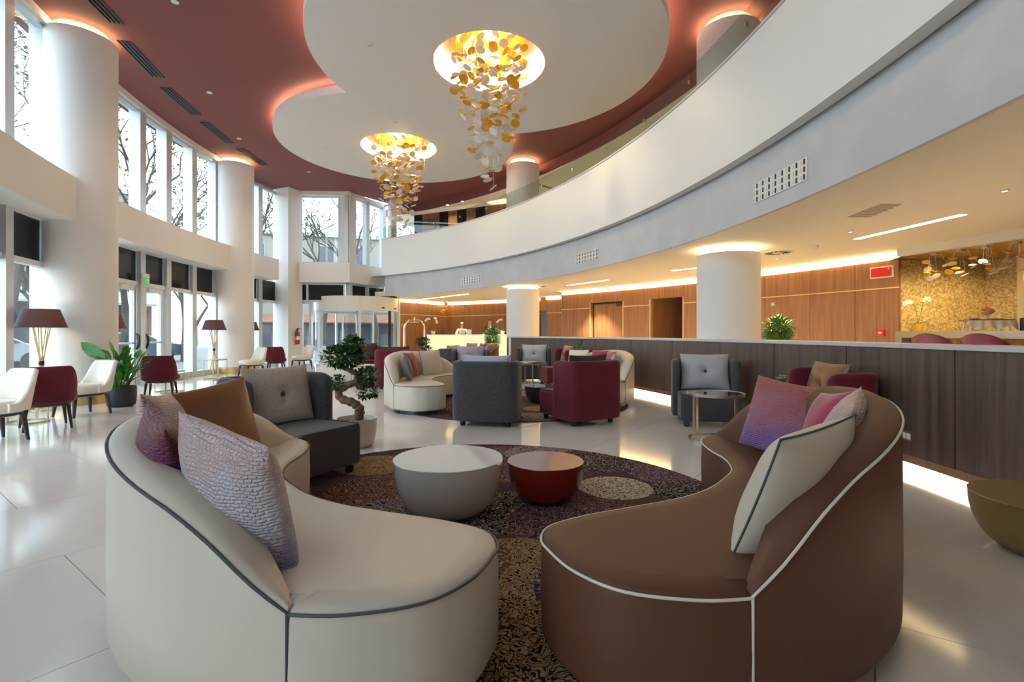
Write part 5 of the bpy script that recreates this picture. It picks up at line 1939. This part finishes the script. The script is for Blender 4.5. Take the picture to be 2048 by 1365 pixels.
tag(obj('black_canister', MB().lathe([(.045, 0), (.05, .01), (.05, .17), (.045, .18), (.02, .185)], 20), M['black'], loc=(7.22, 6.90, 1.235)), 'black canister on the bar right of the buffet stand', 'canister')
cm = thing('coffee_machine', 'dark coffee machine in the yellow niche at the right edge', 'machine', (9.0, 8.15, 1.16), -1.0)
obj('body', MB().box(-.14, .14, -.12, .14, .05, .30), M['black'], cm, bevel=.01)
obj('hopper', MB().lathe([(.05, .30), (.07, .36), (.07, .40)], 16), M['leg_wood'], cm)
obj('drip_tray', MB().box(-.13, .13, -.22, -.10, 0, .05), M['steel'], cm, smooth=0)
for px in (1850, 1940, 2030):
    x, y = at(px, 7.4)
    lamp('bar_spot', 'SPOT', (x + .3, y, 2.46), 75, (1, .76, .38), .04, (rad(38), 0, 0), rad(100), .8)
# bar chairs
def bar_chair(label, loc):
    root = thing('bar_chair', label, 'chair', (loc[0], loc[1], 0), yaw_of(.96, .28), 'bar chairs')
    mm = mat('plum_leather', srgb(92, 30, 60), .5)
    rings = []
    for i in range(29):
        a = rad(-100 + 200 * i / 28) + pi / 2
        d = abs(i - 14) / 14
        zt = .86 + .34 * max(0, cos(d * pi / 2)) ** .6
        x, y = .265 * cos(a), .25 * sin(a)
        nx, ny = cos(a), sin(a)
        rings.append([(x + nx * o_, y + ny * o_, z) for o_, z in ((.01, .70), (.03, .74), (.03, zt - .02), (0, zt), (-.03, zt - .02), (-.03, .74), (-.01, .70))])
    obj('backrest', MB().loft(rings), mm, root, smooth=70)
    obj('seat', MB().lathe([(.20, .68), (.25, .70), (.25, .77), (.2, .79), (.1, .79)], 28), mm, root)
    for k in range(4):
        a = pi / 4 + k * pi / 2
        obj('leg', MB().tube([(.15 * cos(a), .15 * sin(a), .69), (.23 * cos(a), .23 * sin(a), 0)], .014, 8), M['leg_wood'], root)
    n = 32
    obj('foot_ring', MB().tube([(.2 * cos(2 * pi * i / n), .2 * sin(2 * pi * i / n), .28) for i in range(n)], .009, 6, closed=True), M['steel'], root)
bar_chair('plum bar chair nearer the orchid, its back rising above the partition', at(1874, 7.15))
bar_chair('plum bar chair nearer the right edge, its back rising above the partition', at(1979, 6.5))

# ---- small things on the walnut wall
def on_walnut(px, py, off=0.0):
    a = wang(px)
    p = pol(WC, WR - off, a)
    return p.x, p.y, CAMH + (HORIZON - py) * p.y / FPX, a + pi / 2
x, y, z, yw = on_walnut(1764, 545)
t = thing('fire_hose_sign', 'red fire equipment panel in a white frame high on the walnut wall', 'sign', (x, y, z), yw)
obj('frame', MB().box(-.20, .20, 0, .02, -.105, .105), M['white'], t, smooth=0)
obj('panel', MB().box(-.175, .175, .02, .03, -.08, .08), M['red'], t, smooth=0)
obj('latch', MB().box(-.15, -.12, .03, .04, .04, .065), M['white'], t, smooth=0)
x, y, z, yw = on_walnut(1764, 666)
t = thing('fire_call_point', 'small red fire alarm call point low on the walnut wall', 'alarm', (x, y, z), yw)
obj('box', MB().box(-.055, .055, 0, .05, -.055, .055), M['red'], t, bevel=.006)
obj('glass_plate', MB().box(-.03, .03, .05, .053, -.02, .02), M['white'], t, smooth=0)
x, y, z, yw = on_walnut(1546, 609)
t = thing('wall_switch', 'small cream switch plate on the walnut wall above the round bush', 'switch', (x, y, z), yw)
obj('plate', MB().box(-.05, .05, 0, .01, -.04, .04), M['champ'], t, smooth=0)
obj('rocker', MB().box(-.02, .02, .01, .016, -.022, .022), M['white'], t, smooth=0)
t = thing('wall_switch', 'small white switch plate beside the revolving door, left of the luggage cart', 'switch', (-4.62, 20.43, 1.55), rad(123) - pi / 2)
obj('plate', MB().box(-.05, .05, -.01, .012, -.07, .07), M['white'], t, smooth=0)
obj('rocker', MB().box(-.02, .02, .012, .018, -.03, .03), M['champ'], t, smooth=0)

# ================================================================ upper gallery
uw = frame('wall_upper_walnut')
ua, ub = Vector((-3.95, 19.75)), Vector((.1, 17.75))
L = 11
kinds = ['d', 'w', 'w', 'd', 'w', 'd', 'w', 'd', 'w', 'w', 'w']
seg_m = {'d': M['dark_pane'], 'w': M['wood_wall']}
for i, k in enumerate(kinds):
    obj('panel', seg_box(MB(), ua, ub, 0, .08 if k == 'w' else .05, 3.5, 5.95, i / L + .001, (i + 1) / L - .001), seg_m[k], uw, smooth=0)
obj('lintel', seg_box(MB(), ua, ub, 0, .1, 5.95, 6.1, -.03, 1), M['plaster_warm'], uw, smooth=0)
for i, (px, py, lab) in enumerate(((895, 410, 'lit downlight in the upper gallery ceiling, left one behind the far chandelier'), (925, 403, 'lit downlight in the upper gallery ceiling, right one behind the far chandelier'))):
    x, y = G(px, py, 6.08)
    downlight(x, y, 6.08, .07, lab, 'lit spots in the upper gallery', 120, 'lit')
for a_ in (50, 40, 28, 16, 4, -8):
    p = pol((-14.3, 4.2), 20.3, rad(a_))
    downlight(p.x, p.y, 6.08, .06, 'lit downlight in the cream ceiling over the upper gallery', 'lit spots over the upper gallery', 220, 'lit')
a, b = Vector((*G(952, 411, 6.07), 6.07)), Vector((*G(1011, 399, 6.07), 6.07))
t = thing('linear_light', 'glowing linear light in the upper gallery ceiling left of the far column', 'ceiling light', (0, 0, 0))
obj('diffuser', MB().bar(a, b, .09, .012), M['lit_warm'], t, smooth=0)
hr_ = thing('stair_handrail', 'slim champagne handrail on the upper gallery right of the far column', 'handrail', (0, 0, 0))
pts = [(*at(px, Y), CAMH + (HORIZON - py) * Y / FPX) for px, py, Y in ((1074, 368, 15.2), (1100, 376, 15.0), (1118, 384, 14.9))]
obj('rail', MB().tube(pts, .03, 8), M['champ'], hr_)
for p in pts[::2]:
    obj('baluster', MB().tube([(p[0], p[1], 3.5), p], .015, 6), M['champ'], hr_)
# ================================================================ outdoors: pavement, street, trees, houses, a car
struct('ground', MB().box(-90, 60, -60, 90, -.25, -.16), mat('paving', (.15, .15, .15), .9, var=.1, vscale=1.0), smooth=0)
def outdoor(px, Y):
    return at(px, Y)
def tree(label, loc, h, crown_r, leaves, seed, m_, trunk_r=.14, lw=(.16, .12)):
    root = thing('street_tree', label, 'tree', (loc[0], loc[1], -.16), 0, 'street trees outside the windows')
    random.seed(seed)
    wood_, tips = MB(), []
    def grow(p, d, L, r, lvl):
        q = p + d * L
        m1 = p + d * L * .5 + Vector((random.uniform(-1, 1), random.uniform(-1, 1), 0)) * L * .06
        wood_.tube([p, m1, q], [r, r * .85, r * .68], 6 if lvl < 2 else 4)
        if lvl >= 5:
            tips.append(q)
            return
        if lvl >= 3:
            tips.append(q)
        for k in range(random.choice((2, 3, 3))):
            nd = (d + Vector((random.uniform(-1, 1), random.uniform(-1, 1), random.uniform(-.35, .7))) * .75).normalized()
            grow(q, nd, L * random.uniform(.62, .82), r * .62, lvl + 1)
    grow(Vector((0, 0, 0)), Vector((random.uniform(-.12, .12), random.uniform(-.12, .12), 1)).normalized(), h * .33, trunk_r, 0)
    obj('trunk', wood_, M['bark_dark'], root, smooth=60)
    fm = MB()
    if leaves:
        for k in range(leaves):
            t_ = random.choice(tips)
            p = t_ + Vector((random.gauss(0, 1), random.gauss(0, 1), random.gauss(0, 1))) * crown_r * .22
            d = Vector((random.uniform(-1, 1), random.uniform(-1, 1), random.uniform(-1, .6)))
            leaf_shape(fm, p, d, (0, 0, 1), lw[0], lw[1], .2, 2)
        obj('foliage', fm, m_, root, smooth=80)['kind'] = 'stuff'
    return root
M['bark_dark'] = mat('street_bark', (.07, .055, .045), .9)
M['leaf_bright'] = mat('bright_green_leaf', (.12, .19, .035), .6, var=.35, vscale=2)  # brighter yellow-green leaf tone of some trees
M['leaf_st'] = mat('street_leaf', (.06, .12, .045), .6, var=.35, vscale=2)
tree('bright green street tree outside the glazed double doors', (-15.2, 16.2), 5.0, 2.4, 2600, 101, M['leaf_bright'])
tree('slim street tree seen through the right leaf of the double doors', (-14.6, 19.4), 7.6, 1.6, 500, 102, M['leaf_bright'])
tree('street tree with green crown outside the window beside the far lamp', (-16.6, 25.4), 5.2, 2.4, 1800, 103, M['leaf_st'])
tree('bare branching tree outside the upper window at the left edge', (-13.9, 13.2), 10.2, 2.0, 420, 104, M['leaf_st'])
tree('tall leafy tree outside the first upper window between the columns', (-15.4, 19.1), 10.6, 2.2, 900, 105, M['leaf_bright'])
tree('tall sparse tree outside the third upper window between the columns', (-15.6, 23.3), 11.5, 2.2, 420, 108, M['leaf_st'])
tree('bare tree outside the upper window right of the far column', (-13.2, 25.8), 10.8, 2.0, 200, 109, M['leaf_st'])
tree('bare tree outside the upper entrance windows', (-10.4, 27.0), 10.5, 2.0, 160, 106, M['leaf_st'])
tree('sparse tree right of the entrance outside the upper windows', (-8.0, 28.6), 10.0, 2.0, 260, 107, M['leaf_st'])

def house(label, loc, yaw, wd, dp, ht, wall, floors, cols, shop=None, group='buildings across the street'):
    root = thing('building', label, 'building', (loc[0], loc[1], -.16), yaw, group)
    obj('wall', MB().box(-wd / 2, wd / 2, 0, dp, 0, ht), wall, root, smooth=0)
    obj('cornice', MB().box(-wd / 2 - .2, wd / 2 + .2, -.25, dp, ht, ht + .3), M['awning'], root, smooth=0)
    fh = ht / floors
    w0 = p0 = None
    for f in range(floors):
        for c in range(cols):
            x = -wd / 2 + wd * (c + .5) / cols
            z = f * fh + fh * .5
            if shop and f == 0:
                continue
            if w0 is None:
                ww_, hh = wd / cols * .5, fh * .55
                w0 = obj('window', MB().box(-ww_ / 2, ww_ / 2, -.06, .02, -hh / 2, hh / 2), M['awning'], root, smooth=0)
                w0.location = (x, 0, z)
                p0 = obj('pane', MB().box(-ww_ / 2 + .08, ww_ / 2 - .08, -.09, -.06, -hh / 2 + .08, hh / 2 - .08), M['house_glass'], w0, smooth=0)
            else:
                q = copy_to(w0, root, (x, 0, z))
                copy_to(p0, q)
    if shop:
        obj('awning', MB().loft([[(-wd / 2, 0, fh * .9), (wd / 2, 0, fh * .9), (wd / 2, -1.2, fh * .7), (-wd / 2, -1.2, fh * .7)], [(-wd / 2, 0, fh * .93), (wd / 2, 0, fh * .93), (wd / 2, -1.2, fh * .73), (-wd / 2, -1.2, fh * .73)]]), shop, root, smooth=0)
        for c in range(cols):
            x = -wd / 2 + wd * (c + .5) / cols
            obj('shop_window', MB().box(x - wd / cols * .42, x + wd / cols * .42, -.08, 0, .3, fh * .66), M['house_glass'], root, smooth=0)
    return root
M['awning'] = mat('pale_awning', (.3, .3, .3), .8)
M['house_glass'] = mat('house_glass', (.05, .055, .065), .15)
brick = mat('terracotta_render', (.20, .095, .065), .9, var=.12, vscale=.8)
cream_r = mat('cream_render', (.22, .20, .17), .9)
grey_r = mat('grey_render', (.15, .145, .14), .9)
house('low terracotta shop building across the street seen through the doors', (-26.0, 23.0), rad(60), 16, 8, 4.2, brick, 1, 6, M['awning'])
house('cream apartment block rising behind the shop across the street', (-34.0, 30.0), rad(60), 18, 10, 12, cream_r, 4, 7)
house('grey house front seen through the window at the left edge', (-28, 3.5), rad(85), 12, 8, 8, grey_r, 3, 5, brick)
house('pale house facing the revolving door across the forecourt', (-14.5, 42), rad(18), 16, 9, 9.5, cream_r, 3, 6, brick)

def car(label, loc, yaw, paint):
    root = thing('parked_car', label, 'car', (loc[0], loc[1], -.16), yaw, 'parked cars')
    prof = [(-2.1, .35), (-2.15, .62), (-2.0, .82), (-1.35, .92), (-.75, 1.38), (.45, 1.42), (1.15, .98), (1.95, .85), (2.15, .62), (2.1, .32)]
    rings = []
    for y, k in ((-.85, .96), (-.78, 1), (.78, 1), (.85, .96)):
        rings.append([(x, y * (1 if z < 1 else .82), .32 + (z - .32) * k) for x, z in prof])
    obj('body', MB().loft(rings), paint, root, smooth=30)
    gl = [(-1.2, .97), (-.7, 1.33), (.40, 1.36), (.98, 1.0)]
    for y in (-1, 1):
        obj('side_window', MB().loft([[(x, y * (.86 if z < 1.1 else .72), z) for x, z in gl], [(x, y * (.88 if z < 1.1 else .74), z) for x, z in gl]]), M['dark_pane'], root, smooth=0)
        for x in (-1.3, 1.3):
            obj('wheel', MB().tube([(x, y * .68, .33), (x, y * .88, .33)], .33, 20), M['black'], root)
    return root
car('dark blue car parked outside the window beside the far lamp', (-17.6, 22.3), rad(55), mat('blue_paint', srgb(60, 70, 90), .3, coat=.5))
car('silver car parked outside the glazed doors', (-19.5, 17.8), rad(60), mat('silver_paint', srgb(170, 172, 176), .3, metal=.5))
